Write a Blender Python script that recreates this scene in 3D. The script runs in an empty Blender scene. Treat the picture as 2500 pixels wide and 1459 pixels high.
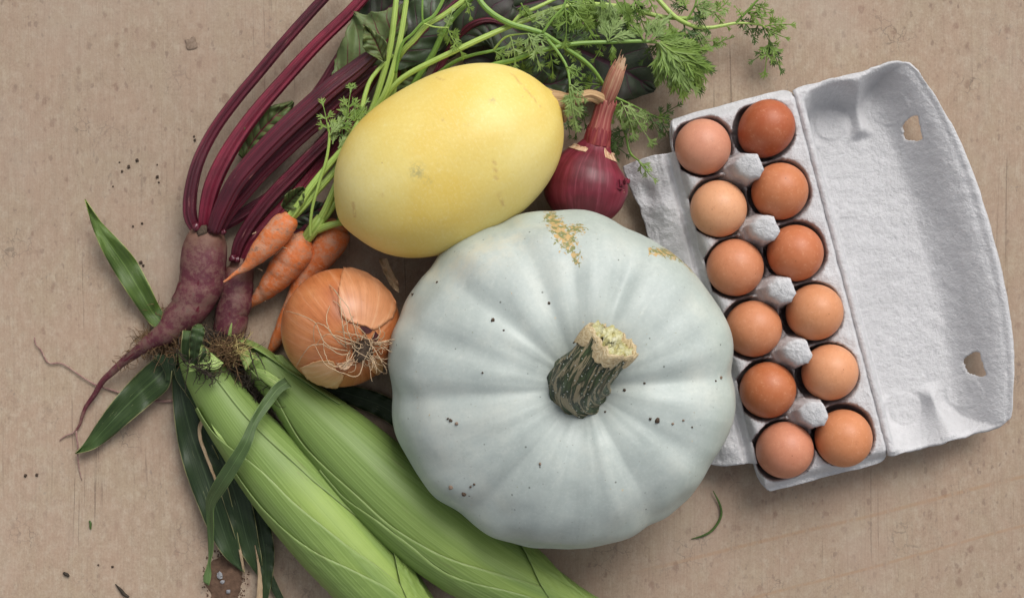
import bpy, math, random
import numpy as np
from mathutils import Vector, Matrix, noise as mnoise

# ------------------------------------------------------------------ camera, sky, sun, exposure
CAM_H = 1.40                     # camera height above the board
K = 0.00032                      # metres per photo pixel on the board
CX, CY = 1250.0, 729.5
S = bpy.context.scene
C = S.collection
cam_data = bpy.data.cameras.new("camera")
cam = bpy.data.objects.new("camera", cam_data); C.objects.link(cam)
cam.location = (0, 0, CAM_H)
cam_data.sensor_width = 36.0
cam_data.lens = 36.0 * CAM_H / (2500 * K)
cam_data.clip_start = 0.05; cam_data.clip_end = 50
S.camera = cam

SUN_EL, SUN_AZ = math.radians(47), math.radians(64)     # azimuth counted from +x towards +y (picture up)
w = bpy.data.worlds.new("World"); S.world = w; w.use_nodes = True
wn = w.node_tree
sky = wn.nodes.new("ShaderNodeTexSky"); sky.sky_type = 'NISHITA'; sky.sun_disc = False
sky.sun_elevation = SUN_EL; sky.sun_rotation = math.pi / 2 - SUN_AZ
sky.air_density = 1.0; sky.dust_density = 4.0; sky.ozone_density = 1.0
hs = wn.nodes.new("ShaderNodeHueSaturation"); hs.inputs['Saturation'].default_value = 0.20
wn.links.new(sky.outputs[0], hs.inputs['Color'])
wn.links.new(hs.outputs[0], wn.nodes['Background'].inputs[0])
wn.nodes['Background'].inputs[1].default_value = 0.096
sd = bpy.data.lights.new("sun", 'SUN'); sd.energy = 1.3; sd.angle = math.radians(30); sd.color = (1.0, 0.97, 0.93)
sun = bpy.data.objects.new("sun", sd); C.objects.link(sun)
dv = Vector((math.cos(SUN_EL) * math.cos(SUN_AZ), math.cos(SUN_EL) * math.sin(SUN_AZ), math.sin(SUN_EL)))
sun.rotation_euler = dv.to_track_quat('Z', 'Y').to_euler(); sun.location = dv * 3
S.view_settings.view_transform = 'Standard'; S.view_settings.look = 'None'
S.view_settings.exposure = 0.52; S.view_settings.gamma = 1.0
S.render.engine = 'CYCLES'
S.cycles.max_bounces = 6; S.cycles.use_denoising = True

# ------------------------------------------------------------------ helpers: positions and meshes
def W(px, py, z=0.0):
    f = K * (1 - z / CAM_H)
    return np.array([(px - CX) * f, -(py - CY) * f, z])
def WL(px, z=0.0):
    return px * K * (1 - z / CAM_H)
def lerp(a, b, t): return a + (b - a) * t
def smooth(e0, e1, x):
    t = np.clip((np.asarray(x, float) - e0) / (e1 - e0), 0, 1); return t * t * (3 - 2 * t)
def catmull(P, n, closed=False):
    """n points along a Catmull-Rom curve through rows of P, spaced by chord length"""
    P = np.asarray(P, float)
    if len(P) == 2:
        t = np.linspace(0, 1, n)[:, None]; return P[0] * (1 - t) + P[1] * t
    d = np.linalg.norm(np.diff(P[:, :min(3, P.shape[1])], axis=0), axis=1) ** 0.5 + 1e-9
    kt = np.concatenate([[0], np.cumsum(d)])
    # cubic Hermite with finite difference tangents
    m = np.zeros_like(P)
    m[0] = (P[1] - P[0]) / d[0]; m[-1] = (P[-1] - P[-2]) / d[-1]
    for i in range(1, len(P) - 1):
        m[i] = ((P[i + 1] - P[i]) / d[i] * d[i - 1] + (P[i] - P[i - 1]) / d[i - 1] * d[i]) / (d[i] + d[i - 1])
    s = np.linspace(0, kt[-1], n)
    i = np.clip(np.searchsorted(kt, s, side='right') - 1, 0, len(P) - 2)
    h = d[i]; t = (s - kt[i]) / h
    t = t[:, None]; h = h[:, None]
    return ((2*t**3 - 3*t**2 + 1) * P[i] + (t**3 - 2*t**2 + t) * h * m[i] + (-2*t**3 + 3*t**2) * P[i+1] + (t**3 - t**2) * h * m[i+1])
def pn(v, s=1.0, o=0.0):
    return mnoise.noise(Vector((v[0] * s + o, v[1] * s + o * 1.7, v[2] * s - o)))
def pnoise(V, s, o=0.0):
    return np.array([pn(v, s, o) for v in V])
def grid_faces(nu, nv, wrap=False, off=0):
    F = []
    cols = nv if wrap else nv - 1
    for i in range(nu - 1):
        for j in range(cols):
            a = i * nv + j; b = i * nv + (j + 1) % nv
            F.append((off + a, off + b, off + b + nv, off + a + nv))
    return F

class MB:
    """collects pieces of one mesh: vertices, faces, uv per vertex"""
    def __init__(self): self.V = []; self.F = []; self.U = []; self.n = 0
    def add(self, V, F, U=None):
        V = np.asarray(V, float)
        self.V.append(V); self.F += [tuple(i + self.n for i in f) for f in F]
        self.U.append(np.zeros((len(V), 2)) if U is None else np.asarray(U, float)); self.n += len(V)
        return self
    def arrays(self): return np.concatenate(self.V), self.F, np.concatenate(self.U)

def build(name, mb, mat, parent=None, smooth_shade=True, solid=0.0, attrs=None, color=None, bevel=0.0):
    V, F, U = mb.arrays() if isinstance(mb, MB) else mb
    root = parent
    while root is not None and root.parent is not None: root = root.parent
    loc = np.array(root.location) if root is not None else np.zeros(3)
    me = bpy.data.meshes.new(name)
    me.from_pydata((V - loc).tolist(), [], F)
    uv = me.uv_layers.new(name="UVMap")
    idx = np.zeros(len(me.loops), dtype=np.int32); me.loops.foreach_get("vertex_index", idx)
    uv.data.foreach_set("uv", U[idx].astype(np.float32).ravel())
    if attrs:
        for k, a in attrs.items():
            at = me.attributes.new(k, 'FLOAT', 'POINT'); at.data.foreach_set("value", np.asarray(a, np.float32))
    if smooth_shade: me.polygons.foreach_set("use_smooth", [True] * len(me.polygons))
    me.update()
    o = bpy.data.objects.new(name, me); C.objects.link(o)
    if mat: me.materials.append(mat)
    if parent is not None: o.parent = parent
    if color: o.color = (*color, 1)
    if solid:
        m = o.modifiers.new("thickness", 'SOLIDIFY'); m.thickness = solid; m.offset = -1 if solid > .001 else 0
    return o
def thing(name, label, cat, loc, group=None):
    o = bpy.data.objects.new(name, None); C.objects.link(o)
    o.empty_display_size = 0.02
    o.location = tuple(loc); o['label'] = label; o['category'] = cat
    if group: o['group'] = group
    return o
def tag(o, label, cat, group=None, kind=None):
    if label: o['label'] = label
    if cat: o['category'] = cat
    if group: o['group'] = group
    if kind: o['kind'] = kind
    return o
def recentre(o):
    """put the origin of a lone mesh at the base of its shape"""
    me = o.data
    co = np.zeros(len(me.vertices) * 3); me.vertices.foreach_get('co', co); co = co.reshape(-1, 3)
    c = np.array([(co[:, 0].min() + co[:, 0].max()) / 2, (co[:, 1].min() + co[:, 1].max()) / 2, co[:, 2].min()])
    me.vertices.foreach_set('co', (co - c).ravel()); me.update(); o.location = c
    return o

def frames(P, up=np.array([0, 0, 1.0])):
    T = np.gradient(P, axis=0); T /= np.linalg.norm(T, axis=1)[:, None] + 1e-12
    S_, U_ = [], []
    last = None
    for t in T:
        s = np.cross(t, up)
        if np.linalg.norm(s) < 0.15 and last is not None: s = last - t * np.dot(last, t)
        elif np.linalg.norm(s) < 1e-6: s = np.array([1.0, 0, 0])
        s /= np.linalg.norm(s) + 1e-12; last = s
        S_.append(s); U_.append(np.cross(s, t))
    return T, np.array(S_), np.array(U_)

def tube(path, widths, n=40, ring=14, ridges=0, ramp=0.0, flat=1.0, wob=0.0, seed=0, px=True, cap=True, twist=0.0, rough=0.0):
    """path rows (px,py,z) and full widths in photo pixels (px=True) or metres"""
    path = np.asarray(path, float); wd = np.interp(np.linspace(0, 1, len(path)), np.linspace(0, 1, len(widths)), widths)
    if px:
        P3 = np.array([W(*p) for p in path]); R = np.array([WL(a, p[2]) / 2 for a, p in zip(wd, path)])
    else: P3 = path; R = wd / 2
    Q = catmull(np.column_stack([P3, R]), n); P = Q[:, :3]; R = np.maximum(Q[:, 3], 1e-4)
    if wob:
        for i in range(n):
            P[i] += wob * np.array([pn((i * .13, seed, 1.3)), pn((i * .13, seed, 7.3)), 0.4 * pn((i * .13, seed, 3.3))])
    T, Sd, Up = frames(P)
    V, U = [], []
    L = np.concatenate([[0], np.cumsum(np.linalg.norm(np.diff(P, axis=0), axis=1))])
    for i in range(n):
        for j in range(ring + 1):
            a = -math.pi / 2 + 2 * math.pi * j / ring
            aa = a + twist * i / n
            r = R[i] * (1 + (ramp * math.cos(ridges * aa + seed) if ridges else 0))
            if rough: r *= 1 + rough * pn((P[i][0] * 120 + math.cos(a), P[i][1] * 120 + math.sin(a), seed * 3.1))
            V.append(P[i] + Sd[i] * r * math.cos(a) + Up[i] * r * flat * math.sin(a)); U.append((j / ring, L[i]))
    F = grid_faces(n, ring + 1)
    V = np.array(V); k = len(V)
    if cap:
        V = np.vstack([V, P[0] - T[0] * R[0] * .25, P[-1] + T[-1] * R[-1] * .25]); U += [(0.5, 0), (0.5, L[-1])]
        for j in range(ring):
            F.append((k, j + 1, j)); b = (n - 1) * (ring + 1); F.append((k + 1, b + j, b + j + 1))
    return V, F, np.array(U)

def ribbon(left, right, z, n=40, m=9, cup=0.0, ripple=0.0, freq=6, seed=0, fold=0.0, zl=None, zr=None):
    """strap leaf between two traced edges; z list for the midline (metres); cup raises the margins"""
    zz = np.interp(np.linspace(0, 1, n), np.linspace(0, 1, len(z)), z)
    A = catmull(np.array(left, float), n); B = catmull(np.array(right, float), n)
    V, U = [], []
    for i in range(n):
        for j in range(m):
            v = j / (m - 1); q = 2 * v - 1
            p = A[i] * (1 - v) + B[i] * v
            wpx = np.linalg.norm(A[i] - B[i])
            zo = zz[i] + cup * WL(wpx) * (q * q) + fold * WL(wpx) * abs(q)
            zo += ripple * abs(q) ** 2 * math.sin(freq * i / n * 6.283 + (1.7 if q > 0 else 0) + seed) + ripple * .6 * pn((i * .15, q, seed + .5))
            if zl is not None and q < 0: zo += q * q * np.interp(i / (n - 1), np.linspace(0, 1, len(zl)), zl)
            if zr is not None and q > 0: zo += q * q * np.interp(i / (n - 1), np.linspace(0, 1, len(zr)), zr)
            V.append(W(p[0], p[1], max(zo, 0.0012))); U.append((v, i / (n - 1)))
    return np.array(V), grid_faces(n, m), np.array(U)

def beet_leaf_shape(mid, wl, wr, z, n=44, m=25, ripple=0.006, seed=0, pucker=0.0015, curl=0.0, veins=7, jagged=1.0):
    """blade round a midrib: mid rows (px,py); half-widths in px to the left / right of its direction"""
    M_ = catmull(np.array(mid, float), n); t = np.linspace(0, 1, n)
    wl = catmull(np.column_stack([np.linspace(0, 1, len(wl)), wl]), n)[:, 1]
    wr = catmull(np.column_stack([np.linspace(0, 1, len(wr)), wr]), n)[:, 1]
    zz = np.interp(t, np.linspace(0, 1, len(z)), z)
    T = np.gradient(M_, axis=0); T /= np.linalg.norm(T, axis=1)[:, None]
    Np = np.column_stack([T[:, 1], -T[:, 0]])      # left of travel in the picture (y down)
    V, U = [], []
    for i in range(n):
        for j in range(m):
            q = 2 * j / (m - 1) - 1                # -1 left .. 1 right
            wd = (wl if q < 0 else wr)[i]
            jag = 1 + jagged * (0.10 * pn((i * .23, seed * 3.3 + (q > 0), .2)) + 0.05 * pn((i * .9, seed + (q > 0) * 9.1, 2.2)))
            p = M_[i] + (-q) * Np[i] * max(wd, 0) * (jag if abs(q) > .5 else lerp(1, jag, abs(q) * 2)) + T[i] * abs(q) * wd * .22
            a = abs(q)
            ph = t[i] * veins - a * 1.1
            zo = zz[i] + ripple * a ** 1.6 * (1.4 * pn((t[i] * 5 + seed, q * 1.2, seed)) + .5 * math.sin(t[i] * 23 + seed + (2 if q > 0 else 0)))
            zo += pucker * (abs(math.sin(math.pi * ph)) - .5) * min(1, a * 5) * (1 - a ** 4) + curl * a * a - .002 * (1 - a) ** 6
            V.append(W(p[0], p[1], max(zo, .0015 + .001 * (seed % 3)))); U.append((q * .5 + .5, t[i]))
    return np.array(V), grid_faces(n, m), np.array(U)

def hair_tubes(mb, paths, r, ring=5):
    for P in paths:
        P = np.asarray(P); n = len(P)
        T, Sd, Up = frames(P)
        V, U = [], []
        for i in range(n):
            rr = r * (1 - .55 * i / (n - 1))
            for j in range(ring):
                a = 2 * math.pi * j / ring
                V.append(P[i] + rr * (Sd[i] * math.cos(a) + Up[i] * math.sin(a))); U.append((j / ring, i / n))
        mb.add(V, grid_faces(n, ring, wrap=True), U)
def wander(p0, d, length, n, rnd, curl=.5, droop=0.0, zmin=0.001):
    p = np.array(p0, float); d = np.array(d, float); d /= np.linalg.norm(d)
    out = [p.copy()]; ax = rnd.normal(size=3); turn = rnd.normal() * curl
    for i in range(n):
        turn += rnd.normal() * curl * .5; turn *= .8
        ax = ax * .8 + rnd.normal(size=3) * .4
        d = d + np.cross(ax / (np.linalg.norm(ax) + 1e-9), d) * turn * .5; d[2] -= droop
        d /= np.linalg.norm(d); p = p + d * length / n
        if p[2] < zmin: p[2] = zmin; d[2] = abs(d[2]) * .2
        out.append(p.copy())
    return np.array(out)

def blob(c, r, seed=0, rough=.35, n=8, m=6, squash=.7):
    V = []
    for i in range(m + 1):
        a = math.pi * i / m
        for j in range(n):
            b = 2 * math.pi * j / n
            d = np.array([math.sin(a) * math.cos(b), math.sin(a) * math.sin(b), math.cos(a) * squash])
            V.append(np.array(c) + d * r * (1 + rough * pn((d[0] * 1.6 + seed, d[1] * 1.6, d[2] * 1.6 + seed * .37))))
    return np.array(V), grid_faces(m + 1, n, wrap=True), np.zeros((len(V), 2))

# ------------------------------------------------------------------ helpers: materials
class Mat:
    def __init__(self, name, rough=.5, spec=.5, coat=0.0):
        self.m = bpy.data.materials.new(name); self.m.use_nodes = True
        self.nt = self.m.node_tree; self.b = self.nt.nodes['Principled BSDF']
        self.b.inputs['Roughness'].default_value = rough; self.b.inputs['Specular IOR Level'].default_value = spec
        if coat: self.b.inputs['Coat Weight'].default_value = coat; self.b.inputs['Coat Roughness'].default_value = .25
        self._tc = self.nt.nodes.new('ShaderNodeTexCoord')
    def node(self, t, ins=None, **props):
        n = self.nt.nodes.new(t)
        for k, v in props.items(): setattr(n, k, v)
        for k, v in (ins or {}).items():
            if isinstance(v, bpy.types.NodeSocket): self.nt.links.new(v, n.inputs[k])
            else: n.inputs[k].default_value = v
        return n
    @property
    def obj(self): return self._tc.outputs['Object']
    @property
    def uv(self): return self._tc.outputs['UV']
    def scale(self, v, s): return self.node('ShaderNodeMapping', {'Vector': v, 'Scale': s}).outputs[0]
    def noise(self, v, s=1.0, detail=4, rough=.55, dist=0.0):
        return self.node('ShaderNodeTexNoise', {'Vector': v, 'Scale': s, 'Detail': detail, 'Roughness': rough, 'Distortion': dist}).outputs['Fac']
    def noisec(self, v, s=1.0, detail=2):
        return self.node('ShaderNodeTexNoise', {'Vector': v, 'Scale': s, 'Detail': detail}).outputs['Color']
    def voro(self, v, s, out='Distance', rand=1.0, feature='F1'):
        n = self.node('ShaderNodeTexVoronoi', {'Vector': v, 'Scale': s, 'Randomness': rand}, feature=feature); return n.outputs[out]
    def math(self, op, a, b=0.0, c=0.0, clamp=False):
        n = self.node('ShaderNodeMath', {0: a, 1: b, 2: c}, operation=op); n.use_clamp = clamp; return n.outputs[0]
    def step(self, x, lo, hi): 
        n = self.node('ShaderNodeMapRange', {'Value': x, 'From Min': lo, 'From Max': hi}, interpolation_type='SMOOTHSTEP'); return n.outputs[0]
    def ramp(self, f, stops):
        n = self.node('ShaderNodeValToRGB', {'Fac': f}); r = n.color_ramp
        while len(r.elements) < len(stops): r.elements.new(.5)
        for e, (p, c) in zip(r.elements, stops): e.position = p; e.color = (*c, 1)
        return n.outputs[0]
    def mix(self, f, a, b, blend='MIX'):
        n = self.node('ShaderNodeMix', data_type='RGBA', blend_type=blend)
        for k, v in ((0, f), (6, a), (7, b)):
            if isinstance(v, bpy.types.NodeSocket): self.nt.links.new(v, n.inputs[k])
            else: n.inputs[k].default_value = v if k == 0 else (*v, 1)
        return n.outputs[2]
    def sep(self, v): return self.node('ShaderNodeSeparateXYZ', {0: v}).outputs
    def comb(self, x, y, z=0.0): return self.node('ShaderNodeCombineXYZ', {0: x, 1: y, 2: z}).outputs[0]
    def attr(self, name): return self.node('ShaderNodeAttribute', attribute_name=name).outputs['Fac']
    def objcol(self): return self.node('ShaderNodeObjectInfo').outputs['Color']
    def objrand(self): return self.node('ShaderNodeObjectInfo').outputs['Random']
    def set(self, color=None, rough=None, bump=None, dist=.001, strength=1.0, sss=0.0, trans=None):
        if color is not None: self._in('Base Color', color)
        if rough is not None: self._in('Roughness', rough)
        if bump is not None:
            b = self.node('ShaderNodeBump', {'Height': bump, 'Distance': dist, 'Strength': strength})
            self.nt.links.new(b.outputs[0], self.b.inputs['Normal'])
        if sss:
            self.b.inputs['Subsurface Weight'].default_value = sss; self.b.inputs['Subsurface Radius'].default_value = (.004, .002, .001)
            self.b.inputs['Subsurface Scale'].default_value = 1.0
        if trans is not None:      # thin leaves let a little light through
            t = self.node('ShaderNodeBsdfTranslucent'); self.nt.links.new(color, t.inputs[0])
            mx = self.node('ShaderNodeMixShader', {0: trans}); self.nt.links.new(self.b.outputs[0], mx.inputs[1]); self.nt.links.new(t.outputs[0], mx.inputs[2])
            self.nt.links.new(mx.outputs[0], self.nt.nodes['Material Output'].inputs[0])
        return self.m
    def _in(self, k, v):
        if isinstance(v, bpy.types.NodeSocket): self.nt.links.new(v, self.b.inputs[k])
        else: self.b.inputs[k].default_value = (*v, 1) if isinstance(v, tuple) else v

def srgb(r, g, b):
    f = lambda c: c / 12.92 if c <= .04045 else ((c + .055) / 1.055) ** 2.4
    return tuple(f(c / 255) for c in (r, g, b))

def mat_wood():
    m = Mat('weathered_board', .72, .3)
    o = m.obj
    warp = m.noise(m.scale(o, (5, 2.2, 1)), 1, 2)
    xw = m.math('ADD', m.sep(o)[0], m.math('MULTIPLY', warp, .03))
    oc = m.comb(xw, m.sep(o)[1], 0.0)
    grain = m.noise(m.scale(oc, (520, 9, 1)), 1, 5, .6)
    fine = m.noise(m.scale(oc, (1500, 40, 1)), 1, 3, .6)
    broad = m.noise(m.scale(o, (9, 6, 1)), 1, 4, .6)
    mott = m.noise(m.scale(o, (150, 95, 1)), 1, 6, .7)
    col = m.ramp(broad, [(.32, (.300, .218, .155)), (.5, (.318, .226, .160)), (.68, (.305, .208, .150))])
    col = m.mix(m.step(mott, .42, .72), col, (.375, .292, .220))
    col = m.mix(m.math('MULTIPLY', m.step(mott, .48, .30), .30), col, (.235, .155, .112))
    col = m.mix(m.math('MULTIPLY', m.step(grain, .48, .70), .30), col, (.205, .140, .100))
    col = m.mix(m.math('MULTIPLY', m.step(fine, .48, .74), .25), col, (.21, .15, .11))
    # dark drying cracks along the grain
    ck = m.noise(m.scale(oc, (330, 4.5, 1)), 1, 3, .5); ckm = m.noise(m.scale(o, (14, 9, 1)), 1, 2)
    crack = m.math('MULTIPLY', m.step(ck, .63, .67), m.step(ckm, .50, .64))
    col = m.mix(m.math('MULTIPLY', crack, .55), col, (.085, .055, .04))
    # brown water-drop spots, some as rings
    dist = m.node('ShaderNodeVectorMath', {0: m.noisec(o, 160, 2), 1: (.006, .006, 0)}, operation='MULTIPLY').outputs[0]
    ov = m.node('ShaderNodeVectorMath', {0: m.scale(o, (1.25, .82, 1)), 1: dist}, operation='ADD').outputs[0]
    for sc, th, dens, amt, cc in ((84, .22, .40, .66, (.160, .088, .062)), (150, .24, .42, .60, (.145, .092, .07)), (50, .15, .6, .45, (.16, .095, .07))):
        v = m.node('ShaderNodeTexVoronoi', {'Vector': ov, 'Scale': sc, 'Randomness': 1.0})
        d = v.outputs['Distance']; cr = m.sep(v.outputs['Color'])
        size = m.math('MULTIPLY', m.math('ADD', cr[1], .35), th)
        spot = m.math('MULTIPLY', m.step(m.math('SUBTRACT', size, d), -.07, .12), m.step(cr[0], dens - .1, dens + .25))
        area = m.step(m.noise(m.scale(o, (3.2, 3.2, 1)), 1, 2), .40, .60)
        spot = m.math('MULTIPLY', spot, m.math('ADD', m.math('MULTIPLY', area, .6), .4))
        col = m.mix(m.math('MULTIPLY', spot, amt), col, cc)
    # grey scuffs
    sc = m.noise(m.scale(o, (240, 190, 1)), 1, 4, .7); scm = m.noise(m.scale(o, (22, 16, 1)), 1, 3)
    col = m.mix(m.math('MULTIPLY', m.math('MULTIPLY', m.step(sc, .56, .68), m.step(scm, .52, .66)), .55), col, (.115, .095, .085))
    grit = m.noise(m.scale(o, (620, 480, 1)), 1, 4, .75)
    col = m.mix(m.math('MULTIPLY', m.step(grit, .50, .66), .42), col, (.185, .128, .092)); col = m.mix(m.math('MULTIPLY', m.step(grit, .48, .34), .34), col, (.44, .345, .265))
    wv = m.node('ShaderNodeVectorMath', {0: o, 1: m.node('ShaderNodeVectorMath', {0: m.noisec(o, 130, 4), 1: (.012, .012, 0)}, operation='MULTIPLY').outputs[0]}, operation='ADD').outputs[0]
    hl = m.math('MULTIPLY', m.step(m.voro(wv, 105, feature='DISTANCE_TO_EDGE'), .045, .015), m.step(m.noise(m.scale(o, (16, 13, 1)), 1, 3), .57, .66))
    col = m.mix(m.math('MULTIPLY', hl, .5), col, (.10, .075, .06))
    # dusty film
    dust = m.noise(m.scale(o, (7, 5, 1)), 1.3, 3)
    col = m.mix(m.math('MULTIPLY', m.step(dust, .5, .7), .3), col, (.40, .33, .265))
    # two long orange scratches that run across the grain
    x, y = m.sep(o)[0], m.sep(o)[1]
    for c0, sl, wdt in ((-.2335, .245, .0022), (-.2790, .262, .0018)):
        dd = m.math('ABSOLUTE', m.math('SUBTRACT', m.math('ADD', y, m.math('MULTIPLY', warp, .006)), m.math('ADD', m.math('MULTIPLY', x, sl), c0)))
        line = m.math('MULTIPLY', m.step(dd, wdt, wdt * .3), m.math('MULTIPLY', m.step(x, .06, .16), m.step(mott, .38, .52)))
        col = m.mix(m.math('MULTIPLY', line, .5), col, (.30, .165, .085))
    pk = m.noise(m.scale(o, (34, 24, 1)), 1, 4, .6); col = m.mix(m.math('MULTIPLY', m.step(pk, .42, .66), .30), col, (.345, .225, .165)); col = m.mix(m.math('MULTIPLY', m.step(pk, .50, .32), .25), col, (.34, .26, .175))
    col = m.mix(1.0, col, (1.12, 1.165, 1.17), 'MULTIPLY')
    tone = m.noise(m.scale(o, (2.6, 2.2, 1)), 1, 2); col = m.mix(m.math('MULTIPLY', m.step(tone, .40, .64), .22), col, (.225, .168, .128))
    h = m.math('ADD', m.math('MULTIPLY', grain, .7), m.math('MULTIPLY', m.noise(o, 420, 4, .7), .5))
    h = m.math('SUBTRACT', h, m.math('MULTIPLY', crack, .8))
    return m.set(col, m.math('ADD', .62, m.math('MULTIPLY', mott, .2)), h, .0006, .55)

def mat_pumpkin():
    m = Mat('pumpkin_skin', .46, .38)
    o = m.obj; uv = m.uv
    broad = m.noise(o, 22, 6, .62); fine = m.noise(o, 130, 5, .65)
    streak = m.noise(m.scale(uv, (90, 3.0, 1)), 1, 4, .6)
    col = m.ramp(broad, [(.3, (.345, .390, .372)), (.5, (.420, .466, .440)), (.7, (.505, .535, .490))])
    col = m.mix(m.math('MULTIPLY', m.step(streak, .42, .72), .16), col, (.60, .64, .60))
    col = m.mix(m.math('MULTIPLY', m.step(streak, .50, .28), .18), col, (.37, .42, .41))
    col = m.mix(m.math('MULTIPLY', m.step(fine, .5, .75), .22), col, (.40, .465, .455))
    # warm blush where the rind rubbed, on the side towards the squash
    rub = m.math('MULTIPLY', m.attr('rub'), m.step(m.noise(o, 42, 5, .7), .44, .66))
    col = m.mix(m.math('MULTIPLY', rub, .55), col, (.58, .53, .41))
    por = m.noise(o, 420, 4, .75); col = m.mix(m.math('MULTIPLY', m.step(por, .52, .68), .22), col, (.33, .37, .35)); col = m.mix(m.math('MULTIPLY', m.step(por, .48, .34), .20), col, (.60, .63, .60))
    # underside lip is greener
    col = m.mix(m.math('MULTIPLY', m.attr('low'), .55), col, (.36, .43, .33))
    smd = m.math('MULTIPLY', m.step(m.noise(o, 70, 6, .75), .52, .70), .48); col = m.mix(smd, col, (.345, .385, .36))
    wax = m.math('MULTIPLY', m.step(m.noise(m.scale(uv, (40, 22, 1)), 1, 5, .7), .58, .72), .30); col = m.mix(wax, col, (.60, .62, .565))
    # dots
    for s, th, amt, c in ((95, .075, .8, (.10, .11, .095)), (210, .10, .55, (.2, .19, .16)), (60, .055, .8, (.55, .46, .30))):
        v = m.node('ShaderNodeTexVoronoi', {'Vector': o, 'Scale': s}); cr = m.sep(v.outputs['Color'])
        col = m.mix(m.math('MULTIPLY', m.math('MULTIPLY', m.step(v.outputs['Distance'], th * 1.3, th * .6), m.step(cr[0], .55, .62)), amt), col, c)
    # corky scars
    sn = m.noise(m.scale(uv, (260, 80, 1)), 1, 3, .6, .6)
    sm = m.step(m.math('ADD', sn, m.math('MULTIPLY', m.attr('scar'), .36)), .70, .76)
    col = m.mix(sm, col, m.mix(m.step(m.noise(o, 260, 2), .42, .58), (.20, .21, .085), (.50, .34, .15)))
    h = m.math('ADD', m.math('MULTIPLY', m.noise(o, 60, 4, .6), .5), m.math('MULTIPLY', sm, .5))
    return m.set(col, m.math('ADD', .36, m.math('MULTIPLY', broad, .22)), h, .0009, .4)

def mat_squash():
    m = Mat('squash_rind', .45, .5)
    o = m.obj; uv = m.uv
    broad = m.noise(o, 13, 3, .5)
    col = m.ramp(broad, [(.30, (.70, .505, .105)), (.5, (.73, .585, .18)), (.72, (.75, .645, .275))])
    fl = m.noise(m.scale(uv, (46, 190, 1)), 1, 3, .6)
    col = m.mix(m.math('MULTIPLY', m.step(fl, .50, .74), .14), col, (.78, .70, .40))
    v = m.node('ShaderNodeTexVoronoi', {'Vector': m.scale(uv, (2.2, 1, 1)), 'Scale': 62}); cr = m.sep(v.outputs['Color'])
    col = m.mix(m.math('MULTIPLY', m.math('MULTIPLY', m.step(v.outputs['Distance'], .26, .06), m.step(cr[0], .50, .9)), .22), col, (.80, .74, .46))
    v2 = m.node('ShaderNodeTexVoronoi', {'Vector': o, 'Scale': 70}); c2 = m.sep(v2.outputs['Color'])
    col = m.mix(m.math('MULTIPLY', m.math('MULTIPLY', m.step(v2.outputs['Distance'], .07, .03), m.step(c2[0], .68, .72)), .6), col, (.42, .25, .08))
    sm = m.math('MULTIPLY', m.attr('smudge'), m.step(m.noise(o, 240, 4, .7), .40, .62))
    col = m.mix(m.math('MULTIPLY', sm, .75), col, (.33, .30, .14))
    sc = m.math('MULTIPLY', m.attr('scratch'), m.step(m.noise(o, 300, 3), .36, .5))
    col = m.mix(m.math('MULTIPLY', sc, .7), col, (.50, .30, .10))
    por = m.noise(o, 380, 4, .75); col = m.mix(m.math('MULTIPLY', m.step(por, .52, .68), .20), col, (.60, .43, .10)); col = m.mix(m.math('MULTIPLY', m.step(por, .48, .34), .20), col, (.78, .70, .40))
    return m.set(col, m.math('ADD', .44, m.math('MULTIPLY', m.noise(o, 50, 3), .2)), m.noise(o, 230, 4, .6), .0005, .4)

def mat_fibre(name, c0, c1, c2, lines=60, along=3.0, rough=.5, bump=.0004, dirt=None, spec=.4, grain=1.0, grad=None):
    """striped along v: stems, husks, dried sheaths"""
    m = Mat(name, rough, spec)
    uv = m.uv; o = m.obj
    s = m.noise(m.scale(uv, (lines, along, 1)), 1, 3, .6)
    col = m.ramp(s, [(.33, c0), (.5, c1), (.68, c2)])
    b = m.noise(o, 60, 3)
    col = m.mix(m.math('MULTIPLY', m.step(b, .45, .7), .35 * grain), col, c0)
    if grad: col = m.mix(m.math('MULTIPLY', m.step(m.math('ADD', m.sep(uv)[1], m.math('MULTIPLY', m.noise(m.scale(uv, (30, 4, 1)), 1, 2), .04)), grad[1], grad[2]), grad[3]), col, grad[0])
    if dirt:
        d = m.step(m.noise(o, 150, 5, .7), .55, .70)
        col = m.mix(m.math('MULTIPLY', d, dirt[1]), col, dirt[0])
    return m.set(col, None, s, bump, .7)

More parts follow.
